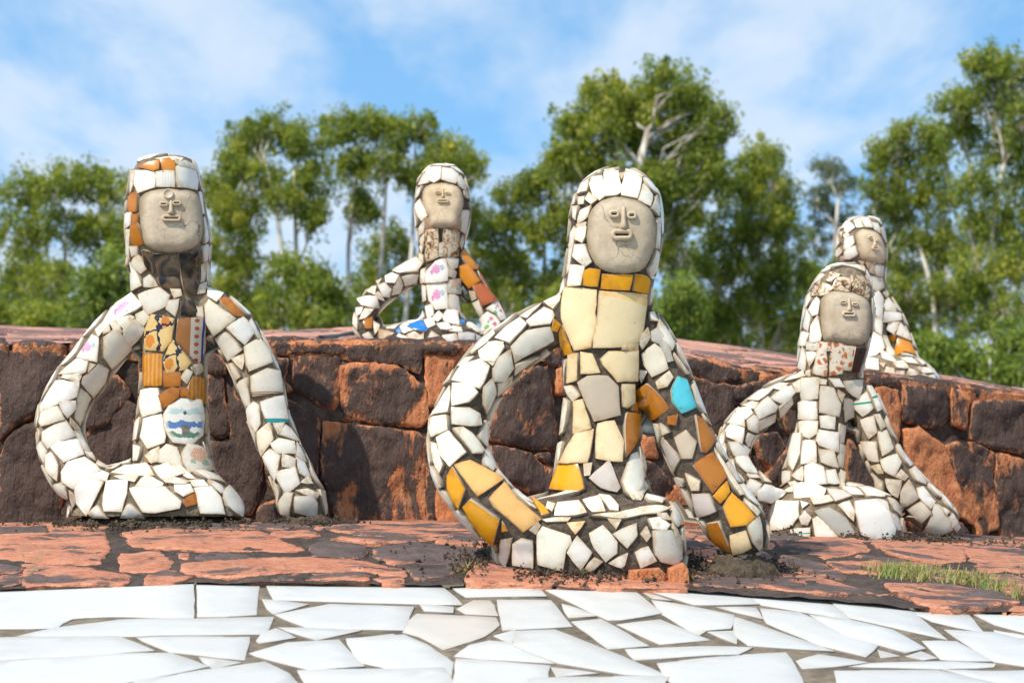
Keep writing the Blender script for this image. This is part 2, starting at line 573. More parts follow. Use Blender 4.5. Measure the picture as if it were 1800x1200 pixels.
def pat_vstripe(dark):
    def f(t, oc, rnd):
        x, y, v = locxy(t)
        s = mth(t, 'MULTIPLY', mth(t, 'ADD', mth(t, 'SINE', mth(t, 'MULTIPLY', mth(t, 'ADD', x, mth(t, 'MULTIPLY', noi(t, v, 4, 2), 0.15)), 32)), 1), 0.5)
        return mixc(t, mth(t, 'MULTIPLY', s, 0.6), oc, dark)
    return f
def pat_spots(t, oc, rnd):
    x, y, v = locxy(t)
    n = N(t, 'ShaderNodeTexVoronoi', feature='DISTANCE_TO_EDGE')
    n.inputs['Scale'].default_value = 55
    lk(t, vadd(t, pos(t), rnd), n.inputs['Vector'])
    return mixc(t, ramp(t, n.outputs[0], [(0.16, 0.0), (0.24, 0.95)]), oc, (0.50, 0.13, 0.02))
def pat_marbled(t, oc, rnd):
    p = vadd(t, pos(t), rnd)
    a = ramp(t, noi(t, p, 48, 5, 0.6, 1.4), [(0.36, (0.06, 0.03, 0.015)), (0.46, (0.33, 0.17, 0.07)), (0.54, (0.62, 0.50, 0.34)), (0.66, (0.74, 0.65, 0.50))])
    return a
def pat_dark(t, oc, rnd):
    p = vadd(t, pos(t), rnd)
    return ramp(t, noi(t, p, 16, 2, 0.5, 1.2), [(0.40, (0.010, 0.008, 0.006)), (0.46, (0.06, 0.036, 0.02)), (0.56, (0.15, 0.10, 0.055)), (0.66, (0.04, 0.027, 0.015))])
def pat_band(col, a, b, a2=None, b2=None):
    def f(t, oc, rnd):
        x, y, v = locxy(t)
        m = band(t, y, a, b)
        if a2 is not None: m = mth(t, 'MAXIMUM', m, band(t, y, a2, b2))
        return mixc(t, m, oc, col)
    return f
def pat_line(t, oc, rnd):
    x, y, v = locxy(t)
    k = mth(t, 'ADD', y, mth(t, 'MULTIPLY', x, -0.1))
    return mixc(t, band(t, k, 0.45, 0.53), oc, (0.02, 0.30, 0.16))
def pat_ribs(t, oc, rnd):
    x, y, v = locxy(t)
    s = mth(t, 'SINE', mth(t, 'MULTIPLY', x, 45))
    return mixc(t, ramp(t, s, [(0.0, 0.3), (0.4, 0.0)]), oc, (0.55, 0.46, 0.36))

M = {}
M['plain'] = shard_mat('glazed_ceramic')
M['matte'] = shard_mat('matte_ceramic', rough=0.45, stain=0.7)
M['flower'] = shard_mat('pink_flower_china', pat_flower((0.62, 0.10, 0.36), (0.35, 0.42, 0.50), [(0.5, 0.55, 0.2, 1), (0.72, 0.6, 0.12, 0), (0.33, 0.42, 0.09, 1)]))
M['rose'] = shard_mat('red_rose_china', pat_flower((0.60, 0.03, 0.14), (0.10, 0.40, 0.10), [(0.6, 0.68, 0.10, 1), (0.74, 0.46, 0.09, 1), (0.40, 0.34, 0.12, 0), (0.48, 0.56, 0.06, 0)]))
M['orange_flower'] = shard_mat('orange_flower_china', pat_flower((0.68, 0.27, 0.10), (0.25, 0.38, 0.22), [(0.45, 0.62, 0.26, 1), (0.62, 0.38, 0.13, 0), (0.28, 0.42, 0.09, 0), (0.78, 0.6, 0.09, 0)]))
M['branch'] = shard_mat('branch_painted_tile', pat_branch)
M['strip'] = shard_mat('dotted_strip_tile', pat_strip)
M['land'] = shard_mat('seascape_plate', pat_land)
M['striped'] = shard_mat('cream_tile_with_amber_bands', pat_stripe_top)
M['amberv'] = shard_mat('fluted_amber', pat_vstripe((0.72, 0.36, 0.05)))
M['spots'] = shard_mat('orange_spotted_tile', pat_spots)
M['marbled'] = shard_mat('brown_marbled_tile', pat_marbled, stain=0.5)
M['dark'] = shard_mat('dark_glass_tile', pat_dark, rough=0.2, stain=0.6)
M['teal'] = shard_mat('cup_with_teal_band', pat_band((0.02, 0.30, 0.32), 0.02, 0.17))
M['brown_lines'] = shard_mat('cup_with_brown_lines', pat_band((0.20, 0.08, 0.05), 0.05, 0.085, 0.12, 0.15))
M['green_line'] = shard_mat('plate_with_green_line', pat_line)
M['ribs'] = shard_mat('ribbed_china', pat_ribs)
M['purple'] = shard_mat('dark_striped_tile', pat_vstripe((0.10, 0.05, 0.05)))

def mortar_mat(name, c1, c2, scale=60, st=0.9, d=0.008):
    m, t, bs = newmat(name)
    p = pos(t)
    a = noi(t, p, scale, 6, 0.7)
    b_ = noi(t, p, scale * 0.14, 4, 0.6)
    col = mixc(t, ramp(t, a, [(0.35, 0.0), (0.65, 1.0)]), c1, c2)
    col = mixc(t, ramp(t, b_, [(0.42, 0.0), (0.66, 0.55)]), col, tuple(x * 0.45 for x in c1))
    lk(t, col, bs.inputs['Base Color'])
    bs.inputs['Roughness'].default_value = 0.95
    bs.inputs['Specular IOR Level'].default_value = 0.2
    bump(t, bs, mth(t, 'ADD', a, mth(t, 'MULTIPLY', noi(t, p, scale * 3, 3), 0.4)), st, d)
    return m
M['mortar'] = mortar_mat('statue_mortar', (0.065, 0.046, 0.034), (0.17, 0.13, 0.095))
M['mortar_pale'] = mortar_mat('pale_statue_mortar', (0.17, 0.12, 0.075), (0.36, 0.28, 0.19))
M['wallmortar'] = mortar_mat('weathered_wall_mortar', (0.055, 0.038, 0.032), (0.16, 0.11, 0.08), 26, 1.0, 0.02)
M['ledgemortar'] = mortar_mat('ledge_mortar', (0.062, 0.045, 0.038), (0.135, 0.098, 0.080), 34, 1.0, 0.016)
M['dirt'] = mortar_mat('dry_crumbled_soil', (0.070, 0.050, 0.034), (0.19, 0.14, 0.095), 45, 1.0, 0.02)
M['grout'] = mortar_mat('floor_grout', (0.12, 0.092, 0.066), (0.25, 0.20, 0.145), 35, 0.6, 0.005)

def face_mat(name, col):
    m, t, bs = newmat(name)
    p = pos(t)
    a = noi(t, p, 11, 5, 0.65); b_ = noi(t, p, 120, 4, 0.6)
    c = mixc(t, ramp(t, a, [(0.36, 0.0), (0.62, 1.0)]), tuple(x * q for x, q in zip(col, (0.74, 0.70, 0.64))), col)
    c = mixc(t, ramp(t, b_, [(0.35, 0.35), (0.5, 0.0)]), c, tuple(x * 0.6 for x in col))
    vor = N(t, 'ShaderNodeTexVoronoi', feature='DISTANCE_TO_EDGE')
    vor.inputs['Scale'].default_value = 9
    wv = N(t, 'ShaderNodeVectorMath', operation='ADD')
    lk(t, p, wv.inputs[0])
    nz = N(t, 'ShaderNodeTexNoise'); nz.inputs['Scale'].default_value = 14; lk(t, p, nz.inputs['Vector'])
    sc_ = N(t, 'ShaderNodeVectorMath', operation='SCALE'); sc_.inputs[3].default_value = 0.12
    lk(t, nz.outputs['Color'], sc_.inputs[0]); lk(t, sc_.outputs[0], wv.inputs[1]); lk(t, wv.outputs[0], vor.inputs['Vector'])
    cr = mth(t, 'MULTIPLY', ramp(t, vor.outputs[0], [(0.004, 1.0), (0.012, 0.0)]), ramp(t, noi(t, p, 7, 2), [(0.5, 0.0), (0.56, 0.7)]))
    c = mixc(t, cr, c, (0.13, 0.10, 0.08))
    e = attr(t, 'edge')
    st = ramp(t, mth(t, 'ADD', e, mth(t, 'MULTIPLY', mth(t, 'SUBTRACT', noi(t, p, 40, 4), 0.5), 0.8)), [(0.0, 0.75), (0.5, 0.15), (0.9, 0.0)])
    c = mixc(t, st, c, (0.24, 0.17, 0.10))
    lk(t, c, bs.inputs['Base Color'])
    bs.inputs['Roughness'].default_value = 0.85
    bs.inputs['Specular IOR Level'].default_value = 0.25
    bump(t, bs, mth(t, 'ADD', mth(t, 'MULTIPLY', b_, 0.5), a), 0.5, 0.004)
    return m
M['face_grey'] = face_mat('grey_cement_face', (0.60, 0.485, 0.35))
M['face_cream'] = face_mat('cream_cement_face', (0.74, 0.57, 0.38))

def stone_mat(name, dark1, dark2, red1, red2, stretch=(1.0, 1.0, 0.7)):
    m, t, bs = newmat(name)
    rnd, oc = objrand(t)
    p0 = pos(t)
    mpn = N(t, 'ShaderNodeMapping'); mpn.inputs['Scale'].default_value = stretch
    lk(t, vadd(t, p0, rnd, 19.0), mpn.inputs[0]); p = mpn.outputs[0]
    big = noi(t, p, 7.5, 6, 0.62, 0.6)
    fine = noi(t, p, 60, 5, 0.65)
    s = N(t, 'ShaderNodeSeparateColor'); lk(t, oc, s.inputs[0])
    orange = s.outputs[0]                     # how much of the crust has come off this stone
    e = attr(t, 'edge')
    k = mth(t, 'ADD', big, mth(t, 'MULTIPLY', mth(t, 'SUBTRACT', fine, 0.5), 0.26))
    k = mth(t, 'ADD', k, mth(t, 'MULTIPLY', mth(t, 'SUBTRACT', orange, 0.5), 0.62))
    k = mth(t, 'ADD', k, mth(t, 'MULTIPLY', mth(t, 'SUBTRACT', 1.0, e), 0.08))
    f = ramp(t, k, [(0.53, 0.0), (0.60, 0.85), (0.8, 1.0)])
    dk = mixc(t, ramp(t, noi(t, p, 18, 5, 0.7), [(0.3, 0.0), (0.7, 1.0)]), dark1, dark2)
    rd = mixc(t, ramp(t, noi(t, p, 24, 5, 0.7), [(0.3, 0.0), (0.7, 1.0)]), red1, red2)
    c = mixc(t, f, dk, rd)
    rim = ramp(t, mth(t, 'ADD', e, mth(t, 'MULTIPLY', mth(t, 'SUBTRACT', noi(t, p, 34, 4, 0.7), 0.5), 2.4)), [(-0.0, 0.45), (0.08, 0.0)])
    c = mixc(t, rim, c, tuple(min(1, x * 1.25) for x in red2))
    c = mixc(t, ramp(t, noi(t, p, 200, 2, 0.5), [(0.68, 0.0), (0.76, 0.5)]), c, (0.42, 0.34, 0.28))
    stk = N(t, 'ShaderNodeMapping'); stk.inputs['Scale'].default_value = (26, 26, 2.4)
    lk(t, p0, stk.inputs[0])
    c = mixc(t, ramp(t, noi(t, stk.outputs[0], 1.0, 4, 0.6), [(0.55, 0.0), (0.75, 0.45)]), c, tuple(x * 0.55 for x in dark1))
    lk(t, c, bs.inputs['Base Color'])
    bs.inputs['Roughness'].default_value = 0.78
    bs.inputs['Specular IOR Level'].default_value = 0.3
    h = mth(t, 'ADD', mth(t, 'MULTIPLY', fine, 0.6), mth(t, 'ADD', mth(t, 'MULTIPLY', f, -0.35), mth(t, 'MULTIPLY', noi(t, p, 20, 6, 0.7), 1.0)))
    bump(t, bs, h, 1.0, 0.022)
    return m
M['wallstone'] = stone_mat('weathered_sandstone', (0.066, 0.038, 0.029), (0.125, 0.078, 0.060), (0.52, 0.145, 0.05), (0.68, 0.28, 0.12), (1.25, 1.0, 0.55))
M['slab'] = stone_mat('pink_sandstone_slab', (0.085, 0.060, 0.053), (0.18, 0.125, 0.108), (0.50, 0.165, 0.085), (0.68, 0.30, 0.175), (0.55, 1.3, 1.0))
M['roofslab'] = stone_mat('terrace_sandstone', (0.16, 0.095, 0.08), (0.26, 0.15, 0.12), (0.52, 0.22, 0.145), (0.68, 0.36, 0.26), (0.5, 1.2, 1.0))

def floor_mat():
    m, t, bs = newmat('broken_white_marble')
    rnd, oc = objrand(t)
    p = vadd(t, pos(t), rnd, 23.0)
    mpn = N(t, 'ShaderNodeMapping'); mpn.inputs['Scale'].default_value = (1, 2.2, 1); mpn.inputs['Rotation'].default_value = (0, 0, 0.5)
    lk(t, p, mpn.inputs[0])
    v = noi(t, mpn.outputs[0], 3.2, 6, 0.6, 1.5)
    vein = ramp(t, mth(t, 'ABSOLUTE', mth(t, 'SUBTRACT', v, 0.5)), [(0.0, 0.40), (0.02, 0.10), (0.07, 0.0)])
    veiny = mth(t, 'MULTIPLY', vein, ramp(t, rnd, [(0.35, 0.0), (0.5, 1.0)]))
    c = mixc(t, veiny, oc, (0.56, 0.60, 0.55))
    c = mixc(t, ramp(t, noi(t, pos(t), 2.2, 6, 0.65), [(0.40, 0.0), (0.70, 0.45)]), c, (0.50, 0.475, 0.44))
    c = mixc(t, ramp(t, noi(t, pos(t), 9, 7, 0.75), [(0.54, 0.0), (0.72, 0.35)]), c, (0.42, 0.38, 0.32))
    c = mixc(t, ramp(t, noi(t, p, 130, 2), [(0.72, 0.0), (0.78, 0.5)]), c, (0.35, 0.30, 0.26))
    e = attr(t, 'edge')
    st = ramp(t, mth(t, 'ADD', e, mth(t, 'MULTIPLY', mth(t, 'SUBTRACT', noi(t, p, 50, 4), 0.5), 0.8)), [(0.0, 0.6), (0.35, 0.12), (0.8, 0.0)])
    c = mixc(t, st, c, (0.42, 0.36, 0.29))
    side = mth(t, 'LESS_THAN', e, -0.05)
    c = mixc(t, side, c, (0.30, 0.25, 0.20))
    lk(t, c, bs.inputs['Base Color'])
    lk(t, mth(t, 'ADD', mth(t, 'MULTIPLY', noi(t, p, 18, 4), 0.35), 0.30), bs.inputs['Roughness'])
    bump(t, bs, noi(t, p, 30, 3), 0.12, 0.003)
    return m
M['floor'] = floor_mat()

def bark_mat(name, a, b_):
    m, t, bs = newmat(name)
    p = pos(t)
    mpn = N(t, 'ShaderNodeMapping'); mpn.inputs['Scale'].default_value = (5, 5, 0.9)
    lk(t, p, mpn.inputs[0])
    c = mixc(t, ramp(t, noi(t, mpn.outputs[0], 1.0, 5, 0.65), [(0.40, 0.0), (0.60, 1.0)]), a, b_)
    lk(t, c, bs.inputs['Base Color'])
    bs.inputs['Roughness'].default_value = 0.85
    return m
M['bark'] = bark_mat('pale_eucalyptus_bark', (0.34, 0.27, 0.20), (0.76, 0.69, 0.60))
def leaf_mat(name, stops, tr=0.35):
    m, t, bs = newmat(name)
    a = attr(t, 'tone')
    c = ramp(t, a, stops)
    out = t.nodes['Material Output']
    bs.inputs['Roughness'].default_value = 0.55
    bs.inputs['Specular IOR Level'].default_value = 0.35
    lk(t, c, bs.inputs['Base Color'])
    tl = N(t, 'ShaderNodeBsdfTranslucent')
    lk(t, mixc(t, 1.0, c, (1.5, 1.45, 0.6), 'MULTIPLY'), tl.inputs[0])
    mx = N(t, 'ShaderNodeMixShader'); mx.inputs[0].default_value = tr
    lk(t, bs.outputs[0], mx.inputs[1]); lk(t, tl.outputs[0], mx.inputs[2])
    lk(t, mx.outputs[0], out.inputs['Surface'])
    return m
M['leaf'] = leaf_mat('eucalyptus_leaves', [(0.0, (0.055, 0.095, 0.018)), (0.38, (0.16, 0.22, 0.030)), (0.75, (0.33, 0.355, 0.05)), (1.0, (0.54, 0.50, 0.10))], 0.46)
M['leaf_bright'] = leaf_mat('light_green_leaves', [(0.0, (0.08, 0.13, 0.022)), (0.5, (0.18, 0.25, 0.035)), (1.0, (0.34, 0.38, 0.07))])
M['leaf_far'] = leaf_mat('dull_green_leaves', [(0.0, (0.05, 0.075, 0.03)), (0.5, (0.10, 0.135, 0.05)), (1.0, (0.19, 0.22, 0.09))])
M['grass'] = leaf_mat('grass_blades', [(0.0, (0.42, 0.33, 0.15)), (0.45, (0.33, 0.29, 0.10)), (0.55, (0.10, 0.19, 0.03)), (1.0, (0.18, 0.30, 0.05))], 0.25)
def simple(name, c, r=0.6):
    m, t, bs = newmat(name)
    lk(t, mixc(t, noi(t, pos(t), 30, 4), tuple(x * 0.8 for x in c), c), bs.inputs['Base Color'])
    bs.inputs['Roughness'].default_value = r
    return m
M['earth'] = mortar_mat('ground_earth', (0.10, 0.09, 0.05), (0.20, 0.17, 0.10), 3, 0.4, 0.02)
M['rubber'] = simple('black_hose', (0.02, 0.02, 0.022), 0.5)
M['straw'] = simple('dry_stalk', (0.45, 0.34, 0.20), 0.8)

# ------------------------------------------------------------------ the lie of the land
LEDGE_FRONT = [(-700, 1062), (0, 1037), (340, 1022), (600, 1026), (900, 1028), (1200, 1036), (1500, 1058), (1650, 1072), (1800, 1076), (2500, 1110)]
LEDGE_CREST = [(-700, 935), (0, 929), (500, 925), (900, 926), (1250, 940), (1500, 950), (1800, 962), (2500, 990)]
CREST_D = [(-700, 4.95), (900, 4.95), (1300, 5.2), (1800, 5.4), (2500, 5.6)]
WALL_D = [(-700, 5.55), (0, 5.55), (900, 5.6), (1300, 5.95), (1800, 6.35), (2500, 6.9)]
WALL_TOP = [(-700, 612), (0, 605), (300, 604), (600, 603), (900, 606), (1180, 620), (1300, 652), (1400, 656), (1520, 658), (1650, 676), (1800, 700), (2500, 760)]
CREST = [(-700, 570), (0, 575), (150, 580), (400, 588), (600, 580), (850, 578), (1180, 597), (1400, 630), (1650, 664), (1800, 688), (2500, 740)]
MID_D, CREST_TD = 6.8, [(-700, 8.6), (900, 8.5), (1800, 8.2), (2500, 8.4)]
def ledge_pt(px, v):
    """v: 0 front edge, 1 crest, 2 foot of the wall, 3 behind it"""
    f = P(px, interp(px, LEDGE_FRONT), 4.25)
    c = P(px, interp(px, LEDGE_CREST), interp(px, CREST_D))
    w = P(px, 900, interp(px, WALL_D) + 0.25); w.z = c.z - 0.005
    if v <= 1:
        p = f.lerp(c, v)
        p.z += 0.012 * math.sin(v * math.pi)
    else:
        p = c.lerp(w, v - 1)
    return p
def wall_pt(px, v):
    d = interp(px, WALL_D)
    base = P(px, 900, d); base.z = ledge_pt(px, 2).z - 0.04
    top = P(px, interp(px, WALL_TOP), d + 0.03)
    return base.lerp(top, v)
def terrace_pt(px, v):
    a = wall_pt(px, 1.0)
    dc = interp(px, CREST_TD)
    c = P(px, interp(px, CREST), dc)
    m = a.lerp(c, 0.42); m.z -= 0.035 * max(0, min(1, (1500 - px) / 400)) + 0.005
    e = c + Vector((0, 1.5, -0.35))
    if v <= 1: return a.lerp(m, v)
    if v <= 2: return m.lerp(c, v - 1)
    return c.lerp(e, v - 2)

pxs = list(range(-700, 2501, 50))
def build_ground(name, fn, vs, mat, rough=0.0, freq=6, parent=None, kind=None, sub=1):
    V, F = grid(fn, pxs, vs)
    me = bpy.data.meshes.new(name + '_smooth')
    me.from_pydata([tuple(v) for v in V], [], F)
    bv = bvh_of(me)
    bpy.data.meshes.remove(me)
    us = np.linspace(-700, 2500, len(pxs) * sub)
    vv = np.linspace(vs[0], vs[-1], max(2, int(len(vs) * sub)))
    V2, F2 = grid(fn, us, vv)
    return bv, V2, F2
def with_vol(V, nrm, amp, freq, seed=0, sink=0.0):
    out = []
    for v in V:
        w = Vector(v) * freq + Vector((seed, 0, 0))
        out.append(Vector(v) + nrm * (amp * (noise.fractal(w, 0.9, 2.1, 4)) - sink))
    return out

# distant ground
g = []
V, F = grid(lambda u, v: Vector((u, v, 0.0)), [-3000, -200, -40, 0, 40, 200, 3000], [-200, 0, 9, 30, 80, 300, 4000])
o = mesh_obj('ground', V, F, M['earth']); tag(o, kind='structure')

# ledge
ledge_bvh, V2, F2 = build_ground('ledge', ledge_pt, list(np.linspace(0, 2, 21)), None, sub=5)
o = mesh_obj('stone_ledge', with_vol(V2, Vector((0, 0, 1)), 0.006, 14), F2, M['ledgemortar']); ledge = tag(o, kind='structure')
# white floor in front: a sloping bank of broken marble
FL_S = 0.15
def floor_pt(px, v):
    a = P(px, interp(px, LEDGE_FRONT), 4.25)
    t_ = v * 2.2
    return Vector((a.x, 4.25 - t_, a.z - 0.012 - FL_S * t_ + 0.0))
V, F = grid(floor_pt, pxs, [-0.1, 0, .05, .1, .15, .2, .25, .3, .35, .4, .45, .5, .6, .8, 1.0])
me = bpy.data.meshes.new('f'); me.from_pydata([tuple(v) for v in V], [], F); floor_bvh = bvh_of(me); bpy.data.meshes.remove(me)
V, F = grid(floor_pt, np.linspace(-700, 2500, 260), np.linspace(-0.01, 1, 120))
o = mesh_obj('marble_floor', with_vol(V, Vector((0, 0, 1)), 0.0015, 30, 5), F, M['grout']); floor_o = tag(o, kind='structure')
# riser under the ledge front edge so that no gap shows
# terrace on top of the wall
terr_bvh, V2, F2 = build_ground('terrace', terrace_pt, [0, .25, .5, .75, 1, 1.25, 1.5, 1.75, 2, 2.3, 2.6, 3], None, sub=4)
o = mesh_obj('upper_terrace', with_vol(V2, Vector((0, 0, 1)), 0.006, 10, 3), F2, M['ledgemortar']); terrace = tag(o, kind='structure')

# wall
V, F = grid(wall_pt, pxs, [0, .25, .5, .75, 1])
me = bpy.data.meshes.new('w'); me.from_pydata([tuple(v) for v in V], [], F); wall_bvh = bvh_of(me); bpy.data.meshes.remove(me)
wroot = empty('stone_wall', wall_pt(900, 0))
tag(wroot, 'long low retaining wall of dark and orange rough sandstone blocks behind the lower sculptures', 'wall')
us = np.linspace(-700, 2500, 420); vs = np.linspace(-0.02, 1.0, 46)
V, F = grid(wall_pt, us, vs)
VV = []
for v in V:
    v = Vector(v)
    w = v * 11
    a = noise.fractal(w, 0.8, 2.2, 5); b_ = noise.noise(v * 4 + Vector((9, 0, 0)))
    VV.append(v + Vector((0, -1, 0)) * (0.016 * a + 0.012 * b_ - 0.004) + Vector((0, 0, 0.3)) * 0.02 * noise.noise(w + Vector((3, 3, 3))))
n_ = len(us)
base = len(VV)
for i in range(n_):                       # thickness: top turned back into the bank
    p = VV[(len(vs) - 1) * n_ + i]
    VV.append(p + Vector((0, 0.10, 0.004)))
for i in range(n_):
    p = VV[(len(vs) - 1) * n_ + i]
    VV.append(p + Vector((0, 0.30, -0.05)))
for i in range(n_ - 1):
    a = (len(vs) - 1) * n_ + i
    F.append((a, a + 1, base + i + 1, base + i))
    F.append((base + i, base + i + 1, base + n_ + i + 1, base + n_ + i))
mesh_obj('mortar_core', VV, F, M['wallmortar'], wroot)

# ------------------------------------------------------------------ wall stones (outlines followed from the photograph)
def stones(txt, ox, oy, s):
    for code, poly in parse(txt, ox, oy, s):
        pts = trace(poly, wall_bvh, 5.7, 0.6)
        o_ = {'D': 0.20, 'd': 0.34, 'm': 0.44, 'r': 0.56, 'R': 0.78}[code]
        piece('stone', pts, wall_bvh, M['wallstone'], wroot, thick=random.uniform(0.013, 0.026), depth=0.012, bevel=0.006, bh=0.006, shrink=-0.003, spacing=0.013, smax=1600, flake=0.0055,
              color=(o_, 0, 0), wob=0.0025, rough=0.0042, rfreq=22, flat=0.0, edgew=0.03, tilt=0.03)
stones('''D 0,170 230,168 390,210 250,370 200,490 70,575 0,640
D 5,735 60,615 200,535 230,650 330,880 320,1105 0,1110
d 450,435 540,340 620,300 690,390 560,560 490,585 440,570
D 460,600 640,410 725,470 720,740 560,790 480,690
D 400,860 640,800 720,760 735,860 560,1000 380,1000
D 1095,300 1168,300 1205,520 1205,610 1185,632 1105,600
D 1200,345 1300,480 1370,600 1385,830 1330,1030 1130,1000 1090,800 1120,650 1215,640
d 1120,160 1190,240 1190,290 1100,285
''', 0, 560, 3)
stones('''m 110,195 350,190 347,455 320,478 262,465 112,372
r 358,252 450,238 650,252 740,305 805,385 820,520 780,572 600,558 362,530
r 262,545 500,566 750,592 802,625 803,1100 335,1100 300,900 262,840
D 65,425 246,500 232,860 160,780 100,600
R 795,190 985,200 935,300 870,440 835,470 812,380
R 860,870 900,850 1000,1000 1060,1105 870,1105
D 812,640 850,780 858,880 850,1100 812,1100
m 1128,600 1180,430 1330,265 1440,252 1492,600 1490,690 1330,680 1130,640
d 1145,675 1345,705 1400,770 1500,800 1490,880 1440,930 1360,935 1215,850 1140,730
D 1370,722 1440,708 1440,770
D 380,145 760,132 990,150 955,190 790,182 770,290 660,240 440,225 372,215
d 0,122 200,125 395,150 370,180 100,188 0,190
R 1492,270 1535,262 1530,400 1490,405
D 1420,160 1540,148 1530,252 1440,240
D -35,200 80,215 60,330 100,380 20,420 -40,400
''', 480, 560, 3)
stones('''d 1045,575 1110,585 1200,690 1150,780 1095,785
R 1145,775 1212,690 1270,740 1340,850 1365,945 1230,935
r 1048,450 1110,462 1130,560 1055,560
D 1240,78 1330,70 1500,92 1535,150 1500,185 1400,200 1270,140
D 1285,168 1400,206 1470,212 1485,330 1420,440 1370,400 1330,270
d 1472,218 1580,202 1612,290 1500,305
''', 740, 600, 2.7273)
stones('''D 440,318 560,305 690,330 480,395 360,400 370,345
D 200,350 330,362 350,400 310,520 300,560 240,560
m 500,570 590,552 640,640 600,800 530,700 482,610
D 940,590 1010,690 1080,840 1140,885 960,880 935,720
d 1020,262 1200,285 1190,325 1030,318
R 1070,338 1180,345 1195,470 1180,640 1120,540
d 1200,325 1410,335 1425,480 1370,535 1200,500
R 1205,540 1275,525 1400,620 1440,740 1530,1000 1420,920 1290,820 1230,700
r 1412,620 1470,600 1630,700 1665,1010 1570,1065 1540,1000 1480,860
r 1440,340 1525,400 1508,540 1450,515
D 1545,405 1810,395 1900,440 1890,680 1680,640 1530,585
m 1660,655 1800,690 1900,720 1890,1110 1685,1075 1645,800
d 1530,600 1645,655 1640,780 1560,700
R 1190,900 1215,1040 1270,1060 1195,1085
D 650,620 600,800 560,850 540,760
''', 1150, 560, 2.769)
cand = []
for _ in range(5000):
    u, v = rng.uniform(-690, 2490), rng.uniform(0.06, 0.97)
    p = wall_pt(u, v); cand.append((p, Vector((0, -1, 0.05)).normalized()))
def mk(pts, n, co):
    piece('stone', pts, wall_bvh, M['wallstone'], wroot, thick=random.uniform(0.010, 0.020), depth=0.01, bevel=0.012, bh=0.013, spacing=0.024,
          color=(random.choice((0.15, 0.25, 0.3, 0.4, 0.5)), 0, 0), wob=0.0025, rough=0.0042, rfreq=22, flat=0, edgew=0.03, tilt=0.04, smax=300, flake=0.003)
autofill(wall_bvh, [(p, n) for p, n in cand], 0.13, 0.006, 0.03, mk)

# ------------------------------------------------------------------ slabs on the ledge
SAMPLES.clear()
def slabs(txt, ox, oy, s, parent, bvh, mat, th=(0.003, 0.007), name='slab'):
    for code, poly in parse(txt, ox, oy, s):
        pts = trace(poly, bvh, 4.6, 3)
        o_ = {'D': 0.24, 'd': 0.40, 'm': 0.50, 'r': 0.59, 'R': 0.70}[code]
        piece(name, pts, bvh, mat, parent, thick=random.uniform(*th), depth=0.01, bevel=0.004, bh=0.003, shrink=-0.006, spacing=0.014, smax=1200, flake=0.0022,
              color=(o_, 0, 0), wob=0.004, rough=0.0035, rfreq=16, flat=0.0, edgew=0.02, tilt=0.012, normal=Vector((0, -0.1, 1)))
slabs('''R 0,92 180,84 365,86 372,140 350,182 230,183 80,172 0,165
r 175,62 400,50 380,74 190,80
R 432,76 600,67 900,77 1068,138 900,140 640,134 470,124
R 428,150 560,146 598,180 590,205 430,215
r 82,188 230,193 440,227 448,250 100,264
d 0,188 90,203 60,216 0,216
r 0,226 75,222 80,250 0,266
r 622,150 660,148 655,172
R 640,187 860,176 1060,166 1250,172 1425,208 1415,228 1240,208 1000,213 800,232 660,222
r 520,226 590,208 680,230 600,247 512,250
m 870,240 1060,218 1265,218 1300,246 1100,252
r 1320,238 1400,230 1420,250 1350,252
R 965,70 1080,68 1120,88 955,92
d 470,52 900,49 1030,50 1000,64 600,64
r 1110,62 1350,46 1640,55 1650,64 1240,76
r 1240,82 1360,72 1640,70 1600,80 1380,90
m 1165,96 1500,91 1540,96 1320,115
R 1540,102 1650,77 1730,108 1700,127 1540,120
d 1310,132 1440,117 1700,132 1690,170 1600,212 1480,240 1430,200 1330,162
d 0,64 160,58 150,78 0,86
''', 0, 900, 2, ledge, ledge_bvh, M['slab'])
slabs('''R 935,105 1200,101 1258,138 1100,164 960,132
R 1265,110 1430,106 1580,121 1590,178 1500,188 1330,150
R 1592,127 1700,116 1820,140 1820,215 1660,213 1620,180
m 942,152 1080,182 1180,240 1020,215 950,202
R 1110,182 1290,182 1320,192 1290,220 1160,210
m 645,200 740,190 900,207 1120,242 1290,302 1370,334 1100,292 900,267 645,258
r 1310,257 1500,252 1700,292 1780,320 1640,345 1480,342 1400,310
m 1330,192 1600,212 1620,240 1500,240
r 1720,262 1820,262 1820,300 1750,292
''', 900, 900, 2, ledge, ledge_bvh, M['slab'])
cand = []
for _ in range(5000):
    u, v = rng.uniform(-690, 2490), rng.uniform(0.03, 1.6)
    cand.append((ledge_pt(u, v), Vector((0, -0.1, 1)).normalized()))
def mk(pts, n, co):
    piece('slab', pts, ledge_bvh, M['slab'], ledge, thick=random.uniform(0.003, 0.006), depth=0.01, bevel=0.006, spacing=0.03,
          color=(random.choice((0.25, 0.45, 0.6, 0.7)), 0, 0), wob=0.005, rough=0.004, rfreq=13, flat=0, edgew=0.02, normal=n, smax=120)
autofill(ledge_bvh, cand, 0.17, 0.010, 0.055, mk)

